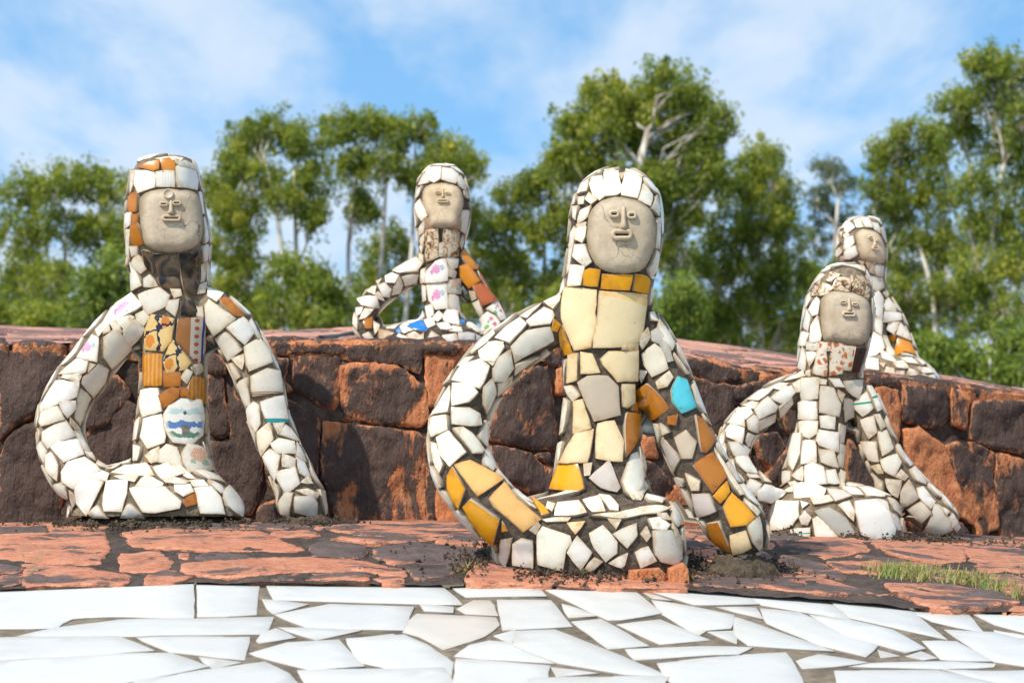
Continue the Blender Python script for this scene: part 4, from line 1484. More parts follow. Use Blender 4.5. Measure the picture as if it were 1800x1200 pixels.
statue('largest seated mosaic woman, in the centre, with amber collar and turquoise shard on one arm', 4.5, (1040, 1010),
  [[(299, 1060, 1110, 25, 0.01, 2.2, yw), (306, 1040, 1130, 45, 0.01, 2.3, yw), (322, 1022, 1146, 60, 0.01, 2.6, yw), (345, 1009, 1160, 70, 0, 2.8, yw), (380, 1002, 1166, 74, 0, 3, yw), (430, 997, 1162, 74, 0, 3, yw), (478, 991, 1154, 70, 0, 2.8, yw),
    (505, 986, 1146, 62, 0, 2.8, yw), (560, 986, 1141, 56, 0, 2.8, yw), (610, 988, 1132, 52, 0, 2.6, 0), (680, 992, 1122, 50, 0, 2.6, 0), (740, 985, 1126, 52, 0.01, 2.6, 0), (800, 978, 1132, 58, 0.01, 2.6, 0), (850, 970, 1140, 64, 0.01, 2.6, 0), (900, 965, 1145, 66, 0.01, 2.6, 0)],
   [(866, 970, 1120, 50, 0, 2.3, 0), (876, 925, 1170, 74, -0.01, 2.4, 0), (892, 895, 1190, 88, -0.015, 2.5, 0), (925, 873, 1203, 98, -0.02, 2.6, 0), (975, 866, 1206, 98, -0.02, 2.8, 0), (1004, 868, 1206, 94, -0.02, 2.8, 0), (1014, 880, 1200, 90, -0.02, 2.8, 0)]],
  [[(1000, 560, 44, 0), (945, 583, 46, -0.01), (880, 628, 48, -0.03), (830, 690, 50, -0.05), (805, 760, 53, -0.07), (815, 830, 55, -0.09), (862, 890, 54, -0.10), (925, 935, 46, -0.10)],
   [(1115, 560, 40, 0), (1155, 620, 42, 0.01), (1178, 690, 48, 0.01), (1207, 770, 50, 0.01), (1247, 850, 52, 0.0), (1290, 915, 54, -0.005), (1308, 945, 50, -0.01)]],
  C_TR,
  (740, 280, 3.3327, '975,400 985,310 1040,250 1110,222 1190,222 1280,245 1345,295 1372,360 1375,480 1350,570 1300,650 1210,672 1100,665 1030,630 985,560 968,470',
   [('eye', 1132, 322, 33, 24), ('eye', 1235, 330, 31, 24), ('nose', 1187, 345, 24, 66), ('mouth', 1177, 443, 66, 34)], 0),
  fill=0.075, clear=(0.028, 0.024), basepad=[(850, 1230, 1012, 0.0, 0.022, 0.15), (1236, 1376, 987, -0.015, 0.042, 0.075)], seed=11, grow=0.0022)

# ---- left sculpture
L_TR = [('''w 600,122 690,131 697,205 613,234 593,190
I 706,131 795,126 799,204 701,199
w 809,102 905,112 917,175 914,218 806,204
q 617,100 718,70 713,110 690,118
q 730,66 770,57 799,80 799,118 742,124
w 802,66 870,78 900,97 904,112 820,96
c 577,126 594,121 580,200 570,238
w 700,61 760,53 845,62 830,70
o 561,262 598,232 599,330 565,338
w 546,352 574,342 574,400 546,423
o 580,357 607,347 604,399 580,403
o 576,411 607,401 634,500 600,517 577,500
c 551,432 567,432 569,580 556,560
c 572,522 604,522 609,555 582,568
c 577,611 609,562 654,635 626,657
w 566,606 600,652 637,720 582,747 563,650
c 642,691 670,672 714,725 642,729
w 923,237 939,242 964,340 946,344
w 951,372 975,360 994,400 974,480 951,503
c 946,521 974,511 964,590 946,599
c 976,531 991,512 976,598
c 966,601 984,640 994,700 971,719
c 936,621 964,606 954,700 926,704
c 921,731 964,713 954,760 921,769
D 642,542 698,562 690,658 652,620
D 694,562 808,562 828,658 722,678
D 824,560 938,547 928,690 900,788 852,740
D 722,692 808,682 828,740 790,744 732,720
D 836,812 888,802 914,860 888,884 836,879
c 617,776 720,740 774,780 760,829 662,874 626,820
c 782,747 829,752 834,775 802,789
c 767,811 823,801 804,884 761,849
c 921,841 944,836 949,890 921,884
F 417,929 500,822 580,777 633,840 600,859 432,934
w 492,905 555,882 584,891 535,953
c 602,880 640,860 667,890 640,934 607,914
c 532,960 590,907 639,950 600,1009 565,1043 536,1000
c 387,960 420,927 434,945 400,993
c 427,950 455,937 459,965 430,979
w 467,930 490,917 519,970 500,984
F 292,1104 370,992 397,1002 391,1128
c 432,1000 480,962 510,982 569,1060 470,1158 432,1100
w 197,1194 290,1117 344,1131 330,1178
w 977,740 990,720 1053,770 1020,810 977,780
o 1042,800 1070,767 1110,792 1158,888 1112,879
c 967,831 985,807 1123,900 1010,988 972,920
w 1077,950 1160,897 1219,970 1170,1033
c 1022,1010 1070,977 1158,1060 1060,1123 1032,1080
c 1172,1051 1250,1010 1300,1080 1309,1129 1190,1178 1177,1110
w 1202,902 1225,960 1249,1000 1236,1004 1197,930
c 1107,1111 1165,1092 1159,1163
B 681,882 799,902 784,1020 740,1066 646,1058 652,960
S 822,907 953,897 953,1060 930,1133 872,1080 814,1010
B 747,1120 792,1017 883,1130 860,1163 762,1183
''', 40, 260, 3), ('''A 638,75 731,70 733,226 640,230
o 746,157 828,167 828,229 747,233
c 837,190 865,148 889,162 865,218
c 887,135 938,122 948,150 915,173
A 882,216 900,187 954,202 960,328 872,293
o 722,287 790,247 823,252 818,290 746,347
o 831,242 859,247 868,290 835,284
w 627,262 713,250 736,365 634,393 620,340
w 642,411 729,387 753,500 748,529 662,560 627,500
L 745,385 772,345 830,306 938,312 953,400 943,490 890,538 790,528 746,450
c 961,352 971,400 960,488 956,480
w 600,430 620,402 606,508 592,518
c 652,600 718,557 713,629 682,638
o 656,612 689,621 679,634 656,633
c 722,580 760,547 808,560 838,653 718,633
O 842,592 870,547 948,562 998,680 872,688 846,640
w 592,547 627,562 611,624 590,623
c 947,532 974,570 983,618 961,570
w 207,190 290,97 338,122 330,158 236,193
c 342,112 379,121 346,158
w 242,195 308,182 295,213
c 320,195 400,122 448,150 428,215 370,288 312,216
w 102,345 180,212 298,222 288,289 190,323 102,368
w 192,321 274,316 274,350 236,398 216,370
w 94,425 107,370 185,347 226,410 102,443
c 302,252 353,300 305,438 277,400 287,330
w 107,480 228,422 283,500 180,528 132,558 107,520
w 152,560 190,527 288,517 318,595 217,633 182,590
w 207,690 235,642 330,617 408,680 300,728 265,773 212,740
c 242,407 298,463 272,463
w 272,477 300,472 353,560 348,578 312,568
w 322,582 358,590 378,628
w 82,560 100,532 128,580 111,638
w 127,602 150,587 188,650 184,728 132,680
w 277,770 320,712 428,740 378,830 335,913 292,850
w 342,690 408,682 448,700 438,738 352,710
c 207,913 240,792 283,830 260,878
c 82,462 94,480 85,538 80,538
w 442,680 520,637 478,670
w 472,700 540,662 648,642 688,700 600,703
w 482,715 608,712 590,738 542,725
w 427,860 450,742 553,737 543,800 518,893 432,888
w 567,777 600,767 748,772 833,850 828,879 700,903 637,898 602,840
w 602,760 650,707 738,755 733,768
w 692,671 760,652 848,700 780,718 755,748 722,710
w 762,745 790,722 878,745 850,753
w 782,651 830,662 908,725 870,718
w 882,736 950,737 973,763 902,763
w 802,761 878,757 898,790 845,813 807,790
o 852,840 905,802 923,850 862,868
w 907,777 990,772 1038,820 1058,908 937,903
w 977,737 1040,762 1058,790 1040,798 992,760
w 902,697 1000,697 1058,743 970,728
w 1057,800 1080,767 1148,850 1183,913 1122,903 1072,860
N 1207,186 1290,147 1350,162 1368,265 1212,288
T 1257,321 1370,292 1398,424 1292,424 1267,360
c 1137,231 1185,192 1198,330 1177,343
c 1062,127 1100,118 1150,180 1125,200
w 1187,360 1220,322 1245,337 1253,430 1230,473 1197,420
w 1387,322 1408,345 1418,428 1407,400
c 1242,480 1300,432 1323,510 1265,598 1247,540
w 1327,437 1375,432 1347,488
w 1352,490 1380,442 1430,452 1453,528 1402,505
w 1312,541 1350,514 1428,532 1438,589 1332,583
w 1442,532 1488,590 1488,633 1442,600
w 1272,605 1305,572 1358,600 1343,680 1310,738 1277,670
w 1372,597 1433,620 1433,658 1372,658
w 1442,612 1480,640 1518,728 1462,690
w 1342,690 1438,667 1458,745 1390,798 1347,720
c 1327,737 1358,790 1345,848 1327,898
w 1467,745 1500,717 1523,748
c 1337,924 1350,852 1390,797 1423,800 1408,924
w 1437,822 1530,814 1548,850 1546,923 1437,895
w 1442,790 1500,782 1558,808 1550,822
w 1557,782 1580,792 1643,913 1602,918 1572,830
''', 40, 600, 3)]
statue('seated mosaic woman with flat cap, round forehead disc and dark glassy tiles at her neck', 5.15, (300, 912),
  [[(279, 262, 330, 45, 0.0, 2.5, 0), (284, 245, 345, 58, 0, 2.8, 0), (300, 235, 350, 64, 0, 3, 0), (330, 229, 352, 66, 0, 3, 0), (370, 223, 360, 68, 0, 3, 0), (410, 222, 370, 68, 0, 2.9, 0), (440, 225, 370, 66, 0, 2.8, 0), (480, 229, 367, 58, 0.01, 2.6, 0),
    (510, 234, 366, 56, 0.01, 2.6, 0), (550, 244, 362, 52, 0, 2.7, 0), (620, 248, 362, 50, 0, 2.7, 0), (690, 246, 364, 50, 0, 2.6, 0), (760, 238, 366, 54, 0, 2.5, 0), (820, 234, 374, 60, 0, 2.5, 0), (870, 230, 378, 60, 0, 2.5, 0)],
   [(813, 215, 300, 30, 0, 2.3, 0), (820, 190, 345, 52, -0.02, 2.3, 0), (838, 165, 385, 75, -0.03, 2.4, 0), (865, 140, 412, 88, -0.04, 2.5, 0), (895, 122, 432, 92, -0.04, 2.5, 0), (908, 118, 437, 92, -0.04, 2.5, 0)]],
  [[(275, 545, 34, 0), (235, 560, 40, -0.01), (200, 592, 43, -0.02), (158, 645, 42, -0.03), (118, 700, 42, -0.04), (106, 765, 42, -0.05), (124, 822, 45, -0.07), (160, 855, 44, -0.09), (205, 868, 36, -0.09)],
   [(345, 530, 34, 0), (392, 560, 42, 0.0), (425, 605, 42, 0.01), (455, 670, 42, 0.0), (474, 740, 38, -0.01), (498, 800, 38, -0.02), (520, 850, 38, -0.02), (533, 880, 42, -0.02)],
   [(528, 878, 38, -0.02), (556, 897, 26, -0.02)], [(528, 878, 38, -0.02), (505, 893, 26, -0.02)]],
  L_TR,
  (40, 260, 3, '613,310 625,245 690,222 780,215 910,232 935,290 945,340 950,420 945,480 915,522 860,545 800,556 720,548 660,525 635,500 620,400',
   [('bindi', 768, 243, 27, 27), ('eye', 743, 298, 23, 14), ('eye', 812, 293, 24, 14), ('nose', 782, 312, 17, 40), ('mouth', 784, 373, 50, 19)], 0),
  mortar='mortar_pale', fill=0.075, clear=(0.028, 0.022), basepad=[(104, 446, 918, -0.03, 0.042, 0.165), (476, 600, 918, -0.02, 0.034, 0.07)], seed=12)

# ---- upper left sculpture
E_TR = [('''w 512,115 530,92 601,87 597,153 560,173 531,160
w 610,90 660,94 703,125 687,178 607,156
w 477,165 500,122 533,175 466,188
w 692,150 715,137 744,190 746,223 712,195
w 447,230 488,197 469,250 442,268
w 452,310 475,280 523,370 486,403 457,350
w 432,330 444,322 463,420 451,443
c 737,227 753,232 763,268 747,263
c 717,400 727,347 766,347 743,478 717,460
w 472,455 504,407 499,470 476,488
k 766,302 779,302 775,343
X 510,467 579,457 583,620 512,648
X 622,457 690,462 708,480 698,613 622,618
w 585,542 611,537 611,618 589,618
w 712,540 730,492 766,545 722,573
s 510,392 549,387 554,448 512,453
s 667,387 714,385 714,453 672,448
w 457,530 499,482 499,525 467,553
w 462,560 494,542 489,598
w 457,602 489,612 498,650 476,688
F 507,778 517,712 570,652 623,632 638,690 638,763
F 517,791 629,780 638,930 570,933 532,880
c 632,630 698,637 693,680 662,698
O 647,762 713,757 713,843 642,838
c 647,682 688,715 680,748 647,738
c 652,852 729,857 743,943 647,928
w 507,922 543,912 558,970 522,988
w 482,702 503,692 508,770 482,778
w 487,792 508,802 510,880 492,888
w 612,990 640,937 698,952 708,1028 622,1008
w 547,1000 588,952 608,970 582,1008
w 707,952 743,967 748,998 717,983
w 372,630 433,562 458,623
w 307,695 350,647 453,632 468,660 463,713 352,713
c 372,747 458,727 448,770 387,793
w 267,740 290,697 343,735 323,778 272,773
w 222,791 260,782 296,820 288,863 252,858
c 302,850 348,747 368,790 350,838
w 207,761 243,757 225,788
w 147,820 180,792 208,802 198,848
w 102,890 140,867 208,862 253,938 190,928 122,910
w 202,842 220,837 258,883 222,870
w 92,932 128,927 118,960 95,978
w 112,1000 145,937 193,937 140,988
o 137,1015 183,987 179,1050 147,1050
w 192,1012 233,1012 205,1088
w 77,962 93,990 98,1058 72,1020
w 267,1030 348,1007 320,1058 277,1055
s 232,1062 313,1082 275,1108 232,1118
w 232,990 280,972 333,995 262,1003
w 132,1090 160,1077 193,1110 180,1148
u 397,1015 478,1012 518,1060 500,1068 442,1055
u 332,1060 345,1047 363,1083 342,1079
w 352,1045 390,1022 428,1060 377,1078
u 717,1002 738,1007 738,1028 717,1028
w 302,1140 350,1092 408,1110 398,1143
w 427,1140 498,1082 488,1143
w 502,1150 545,1072 603,1115 598,1148 525,1168
w 612,1096 688,1087 698,1143 617,1148
w 707,1082 793,1082 798,1130 740,1168 712,1140
w 397,1095 440,1077 473,1095 430,1123
w 502,1010 540,1002 563,1035 520,1048
w 577,1030 640,1022 663,1058 602,1058
w 672,1042 720,1052 728,1073 652,1068
w 217,1140 270,1117 298,1112 288,1143
w 807,1092 858,1097 848,1118 812,1128
q 717,612 735,577 778,600 823,690 792,693
q 717,682 760,667 833,765 770,808 717,740
R 797,802 840,782 938,885 852,913
c 772,831 800,837 813,870 790,883
c 777,911 825,887 853,960 817,988
c 737,822 760,852 768,898 747,870
Z 877,935 940,887 1008,980 960,1003 932,960
Z 837,1000 880,957 928,980 963,1030 880,1083
R 822,707 850,747 898,838 872,790
''', 600, 270, 3.428)]
DE = 6.35
statue('small seated mosaic woman on the wall with marbled chest tiles and bright blue lap shards', DE, (740, 606),
  [[(291, 758, 796, 18, 0, 2.3, 0), (296, 748, 806, 30, 0, 2.4, 0), (310, 738, 818, 40, 0, 2.6, 0), (335, 731, 825, 44, 0, 2.7, 0), (370, 728, 828, 45, 0, 2.8, 0), (400, 731, 825, 43, 0, 2.7, 0), (430, 735, 816, 38, 0, 2.6, 0),
    (460, 736, 808, 34, 0, 2.6, 0), (500, 740, 808, 32, 0, 2.6, 0), (540, 742, 813, 34, 0, 2.6, 0), (580, 741, 820, 40, 0, 2.6, 0), (600, 738, 824, 44, 0, 2.5, 0)],
   [(562, 745, 815, 20, 0, 2.3, 0), (568, 710, 830, 45, -0.02, 2.4, 0), (580, 665, 845, 62, -0.03, 2.6, 0), (597, 648, 852, 66, -0.03, 2.7, 0), (610, 646, 854, 66, -0.03, 2.7, 0)]],
  [[(745, 470, 20, 0), (718, 482, 23, 0), (690, 502, 24, -0.02), (660, 525, 23, -0.03), (641, 553, 22, -0.05), (645, 580, 23, -0.07), (672, 592, 20, -0.08)],
   [(808, 455, 20, 0), (825, 482, 22, 0), (845, 520, 22, 0.0), (865, 555, 24, 0.0), (880, 585, 26, 0.0)]],
  E_TR,
  (600, 270, 3.428, '484,240 510,198 550,180 610,172 690,190 725,225 740,290 728,350 712,385 708,448 610,452 520,450 524,385 495,335',
   [('eye', 583, 235, 18, 9), ('eye', 640, 237, 17, 9), ('nose', 612, 238, 9, 28), ('mouth', 612, 285, 36, 13)], 0),
  facemat='face_cream', fill=0.07, clear=(0.026, 0.022), seed=13, thick=0.0042, facethick=0.012)

# ---- right sculpture
F_TR = [('''w 802,408 860,377 960,387 1043,420 1043,448 900,402
X 742,600 780,522 838,550 800,588
X 802,500 830,452 888,465 832,508
X 837,550 870,482 948,487 953,568 862,558
X 972,565 1000,502 1078,560 1070,618
X 962,472 998,490 962,538
X 1002,472 1060,502 1078,543 1022,500
c 712,510 760,462 788,462 750,498
X 692,540 760,502 740,588 702,598
w 662,580 688,577 698,620 680,668 657,660
w 687,690 740,602 748,640 743,718 712,728
w 647,690 670,687 698,740 680,828 647,800
w 692,900 702,800 740,732 763,860 758,893 712,903
w 622,920 637,842 683,847 660,923
w 667,910 743,902 743,953 672,948
w 612,960 640,937 663,1000 659,1088 617,1070
w 672,972 738,972 690,1058
w 667,1100 688,1092 693,1123 662,1118
c 1092,620 1103,650 1098,800 1087,850
Q 757,907 823,912 818,958 790,960 798,1123 712,1108
Q 837,912 918,922 898,1108 822,1118
Q 926,932 983,937 958,1088 907,1083
V 987,942 1048,947 1038,1108 962,1088
''', 1240, 360, 3.75), ('''w 397,85 440,42 490,37 498,60 450,73
w 322,120 375,97 413,97 380,128
w 442,100 478,77 478,138 457,138
w 332,170 400,117 430,112 448,140 390,198 347,178
w 247,225 310,167 358,215 348,235 267,273
w 217,185 280,137 338,127 270,183
w 187,210 235,192 263,197 240,223
w 157,230 220,222 233,250 200,278 162,245
w 112,265 150,247 193,275 198,318 117,293
w 107,330 125,307 193,322 185,398 112,360
c 367,220 430,172 433,195 390,248 372,263
c 267,290 350,252 343,285 270,328 257,300
w 212,280 240,257 263,267 258,343 217,325
w 67,308 85,292 103,310 62,328
w 57,350 98,332 98,390 75,408 62,390
w 117,395 160,392 218,430 208,458 142,453
w 77,420 98,397 108,458 87,458
w 152,467 210,467 268,520 268,533 202,538 157,490
w 107,482 138,482 150,540 193,580 175,608 132,570
w 192,640 225,577 278,602 250,658 197,643
w 207,545 245,542 268,568 217,563
w 267,542 328,588 292,588
w 262,640 300,607 358,602 383,640 330,693 267,678
w 489,72 568,72 563,168 487,178
c 582,112 640,122 673,200 668,258 572,238
w 472,195 490,187 558,192 563,273 472,273
w 474,292 563,287 558,345 520,368 477,345
w 577,262 648,257 643,323 580,313
w 557,380 572,332 663,347 663,438 572,403
w 492,387 548,387 556,488 482,498
w 427,400 440,357 485,352 478,450 440,528 397,490
c 572,432 640,437 663,518 582,488
c 672,302 698,312 693,390 672,393
w 502,512 540,497 588,517 608,598 502,598
w 437,560 488,517 488,583
w 607,537 648,532 668,598 612,595
w 392,542 428,542 428,580 375,623 367,600
c 442,272 463,282 463,338 422,343
c 672,402 698,412 688,518 670,508
c 677,532 698,547 708,628 677,600
w 622,72 668,77 693,113 650,108
c 702,87 783,82 763,168 712,130
w 572,77 608,82 605,98 577,95
c 667,132 693,150 680,188
c 697,172 733,182 733,258 700,288
G 747,192 808,142 838,220 790,258 752,220
G 812,112 828,112 878,225 857,238
c 782,282 843,262 858,340 820,368
c 852,252 868,252 898,310 880,328
c 867,342 908,332 938,420 887,458
c 782,392 858,392 868,485 797,488
w 882,482 958,452 978,490 945,558 897,530
c 907,577 983,582 968,663 917,610
c 987,640 1020,582 1068,670 990,713 982,690
w 952,560 980,532 1013,565 1000,578
w 1067,622 1090,617 1148,690 1130,723 1072,660
c 1017,730 1085,692 1133,740 1085,793
w 1097,830 1150,702 1200,732 1238,830 1150,853
w 1177,712 1220,742 1208,753
w 1217,770 1240,752 1313,825 1280,848 1242,810
c 837,512 870,502 893,545 867,543
c 842,547 890,592 918,638 870,608
c 922,672 990,722 1008,758 952,728
s 992,810 1050,762 1088,815 1050,858
w 447,612 550,607 603,630 588,663 452,668
n 612,632 690,642 728,665 652,688
w 532,672 620,662 638,685 547,703
w 392,642 438,617 438,643
w 417,597 450,592 478,600 432,608
w 332,828 332,732 360,687 468,692 468,760 430,808 360,828
w 477,770 500,742 528,770 510,803 487,800
G 432,832 523,822 518,880 432,873
w 542,777 560,767 668,870 650,883 562,883
g 552,737 620,722 700,772 743,845 720,873 662,850
w 670,707 720,692 743,740 738,788 702,740
w 752,740 747,692 850,682 918,740 948,830 938,878 850,883 782,850
w 922,742 960,772 978,830 962,830
w 287,750 323,712 318,788
c 482,692 513,702 490,718
w 862,677 910,692 918,728 882,702
''', 1240, 640, 2.857)]
DR = 5.6
right_statue = statue('right seated mosaic woman under a white plate cap, orange spotted tiles on her collar', DR, (1460, 950),
  [[(466, 1462, 1512, 26, 0, 2.2, 0), (474, 1448, 1522, 42, 0, 2.3, 0), (490, 1434, 1530, 52, 0, 2.5, 0), (515, 1420, 1533, 56, 0, 2.7, 0), (545, 1413, 1535, 57, 0, 2.8, 0), (580, 1409, 1532, 57, 0, 2.8, 0), (615, 1404, 1526, 54, 0, 2.7, 0),
    (650, 1402, 1515, 50, 0, 2.6, 0), (690, 1402, 1500, 46, 0, 2.5, 0), (740, 1398, 1488, 44, 0, 2.5, 0), (790, 1386, 1486, 46, 0, 2.4, 0), (840, 1372, 1487, 52, 0, 2.4, 0), (880, 1366, 1490, 54, 0, 2.4, 0)],
   [(850, 1400, 1495, 30, 0, 2.3, 0), (858, 1378, 1535, 55, -0.02, 2.4, 0), (874, 1358, 1570, 72, -0.03, 2.5, 0), (900, 1350, 1582, 80, -0.035, 2.6, 0), (935, 1348, 1588, 80, -0.035, 2.6, 0), (952, 1350, 1588, 78, -0.035, 2.6, 0)]],
  [[(1425, 680, 28, 0), (1380, 692, 31, -0.01), (1338, 722, 32, -0.03), (1302, 755, 32, -0.05), (1289, 795, 30, -0.06), (1303, 838, 31, -0.07), (1340, 868, 28, -0.07)],
   [(1495, 680, 30, 0), (1520, 715, 32, 0), (1537, 765, 33, 0), (1560, 815, 36, 0), (1605, 868, 37, 0.01), (1645, 905, 36, 0.01), (1668, 925, 26, 0.01)]],
  F_TR,
  (1240, 360, 3.75, '756,640 775,600 820,570 900,561 1000,575 1062,612 1085,660 1092,740 1085,840 1070,905 1000,930 900,915 800,905 768,880 760,780',
   [('eye', 908, 642, 23, 13), ('eye', 985, 656, 22, 13), ('nose', 947, 660, 15, 40), ('mouth', 945, 720, 46, 20)], 0),
  mortar='mortar_pale', fill=0.07, clear=(0.026, 0.022), seed=14, basepad=[(1345, 1600, 957, -0.03, 0.03, 0.14), (1590, 1712, 957, 0.0, 0.014, 0.08)], facethick=0.013)

# ---- rightmost sculpture, further back
G_TR = [('''w 982,105 1010,87 1038,145 1000,148
w 1017,87 1068,87 1098,150 1052,146
w 1097,117 1133,127 1148,185 1112,160
w 917,150 958,122 983,150 940,183 922,175
w 892,160 930,112 958,112 910,148
w 912,200 935,187 953,200 925,223
w 922,230 968,207 983,250 940,298 917,290
w 892,180 903,177 903,208
w 922,310 985,272 1006,320 950,353 917,350
w 847,280 878,207 888,250 865,288
w 862,330 883,287 903,310 870,343
w 862,370 898,342 918,360 880,378
w 1012,370 1043,377 1040,398
c 1062,380 1083,377 1072,418
c 1087,390 1118,382 1113,453 1082,440
c 1122,400 1168,405 1163,468 1122,460
c 1087,470 1163,482 1173,540 1130,568 1092,530
w 1102,590 1140,572 1168,620 1163,758 1122,720
w 1112,740 1158,770 1158,858 1122,830
w 1062,1000 1095,832 1158,870 1178,948 1120,988
w 1177,660 1200,612 1235,652 1253,698 1182,693
w 1172,770 1182,707 1283,717 1288,755 1230,763
w 1197,820 1210,777 1273,772 1240,848
w 1262,850 1285,777 1318,820 1300,868
w 1302,870 1320,802 1353,890 1332,880
q 1212,860 1253,857 1250,888 1217,888
q 1252,970 1270,887 1343,892 1383,998 1300,998 1257,988
c 1167,860 1193,870 1238,960 1238,998 1192,940
c 1172,580 1190,562 1203,590 1187,608
w 1062,1012 1138,1022 1143,1088 1062,1078
w 1147,1042 1183,1047 1178,1068
w 1192,1072 1238,1082 1248,1118 1182,1108
w 1242,1042 1298,1032 1338,1078 1262,1068
w 1292,1012 1358,1012 1398,1048 1332,1038
w 1257,1102 1308,1097 1308,1133 1262,1128
w 1342,1082 1398,1110 1380,1128 1332,1110
w 1402,1072 1468,1082 1498,1108 1432,1108
w 1402,1122 1458,1122 1448,1158 1412,1148
w 1472,1127 1508,1122 1533,1173 1482,1148
w 1152,962 1228,1002 1258,1038 1172,1008
w 1382,1012 1448,1042 1430,1058
w 1322,1122 1368,1132 1350,1143
''', 1240, 360, 3.75)]
DG = 7.0
ya = 0.55
statue('rightmost seated mosaic woman, up on the wall and turned to the right', DG, (1560, 668),
  [[(382, 1500, 1535, 18, 0, 2.3, ya), (388, 1486, 1546, 30, 0, 2.4, ya), (402, 1476, 1552, 36, 0, 2.6, ya), (425, 1470, 1556, 38, 0, 2.7, ya), (450, 1470, 1558, 38, 0, 2.7, ya), (475, 1490, 1556, 32, 0, 2.6, ya), (500, 1505, 1552, 26, 0, 2.5, ya),
    (540, 1508, 1553, 26, 0, 2.5, ya), (580, 1508, 1556, 28, 0, 2.5, ya), (620, 1506, 1562, 34, 0, 2.5, ya), (655, 1500, 1568, 36, 0, 2.5, ya)],
   [(616, 1505, 1560, 20, 0, 2.3, 0), (626, 1500, 1605, 44, -0.02, 2.4, 0), (642, 1495, 1632, 56, -0.03, 2.5, 0), (662, 1490, 1648, 60, -0.03, 2.5, 0), (674, 1490, 1652, 60, -0.03, 2.5, 0)]],
  [[(1548, 515, 14, 0), (1562, 540, 17, 0), (1575, 565, 18, 0), (1588, 600, 19, 0), (1596, 630, 20, 0.0)],
   [(1512, 515, 14, 0.02), (1480, 560, 17, 0.05), (1470, 610, 18, 0.05), (1475, 650, 20, 0.03)]],
  G_TR,
  (1240, 360, 3.75, '986,205 1010,170 1045,156 1110,166 1148,192 1172,245 1188,310 1188,360 1168,398 1100,388 1040,372 1012,335',
   [('eye', 1085, 215, 16, 10), ('eye', 1135, 235, 14, 10), ('nose', 1113, 243, 9, 28), ('mouth', 1118, 286, 26, 14)], 0.5),
  facemat='face_cream', mortar='mortar_pale', fill=0.06, clear=(0.024, 0.02), seed=15, thick=0.0042, facethick=0.012)

# plate laid on the crown of the right sculpture
V, F = [], []
cc = P(1487, 473, DR - 0.01); seg = 36
prof = [(0.0, 0.019), (0.012, 0.0188), (0.028, 0.0165), (0.043, 0.0115), (0.055, 0.005), (0.061, 0.0), (0.060, -0.004), (0.052, -0.001)]
for (r, h) in prof:
    for q in range(seg):
        an = 2 * math.pi * q / seg
        V.append(cc + Vector((r * math.cos(an), r * 0.8 * math.sin(an), h - 0.12 * r * math.cos(an) - 0.05 * r)))
for i in range(len(prof) - 1):
    for q in range(seg):
        F.append((i*seg+q, (i+1)*seg+q, (i+1)*seg+(q+1) % seg, i*seg+(q+1) % seg))
mesh_obj('plate', V, F, M['plain'], right_statue, color=COLS['w'], attrs={'edge': [0.6] * len(V)})['label'] = 'white upturned plate crowning the head'

# ------------------------------------------------------------------ trees
def tube(V, F, path, radii, seg=7):
    b0 = len(V)
    for i, (p, r) in enumerate(zip(path, radii)):
        d = (path[min(i+1, len(path)-1)] - path[max(i-1, 0)]).normalized()
        a = d.cross(Vector((0.3, 1, 0.1))).normalized(); b_ = d.cross(a)
        for k in range(seg):
            an = 2 * math.pi * k / seg
            V.append(p + (a * math.cos(an) + b_ * math.sin(an)) * r)
    for i in range(len(path) - 1):
        for k in range(seg):
            q = b0 + i * seg; k2 = (k + 1) % seg
            F.append((q + k, q + k2, q + seg + k2, q + seg + k))
    F.append(tuple(b0 + k for k in range(seg))[::-1])
    F.append(tuple(b0 + (len(path)-1) * seg + k for k in range(seg)))
def bend(a, b, n=6, w=0.08, sag=0.0):
    L = (b - a).length
    o1 = Vector(rng.normal(0, 1, 3)) * L * w; o2 = Vector(rng.normal(0, 1, 3)) * L * w
    out = []
    for i in range(n + 1):
        t = i / n
        p = a.lerp(b, t) + o1 * math.sin(t * math.pi) + o2 * math.sin(t * 2 * math.pi) * 0.5
        p.z += sag * math.sin(t * math.pi) * L
        out.append(p)
    return out
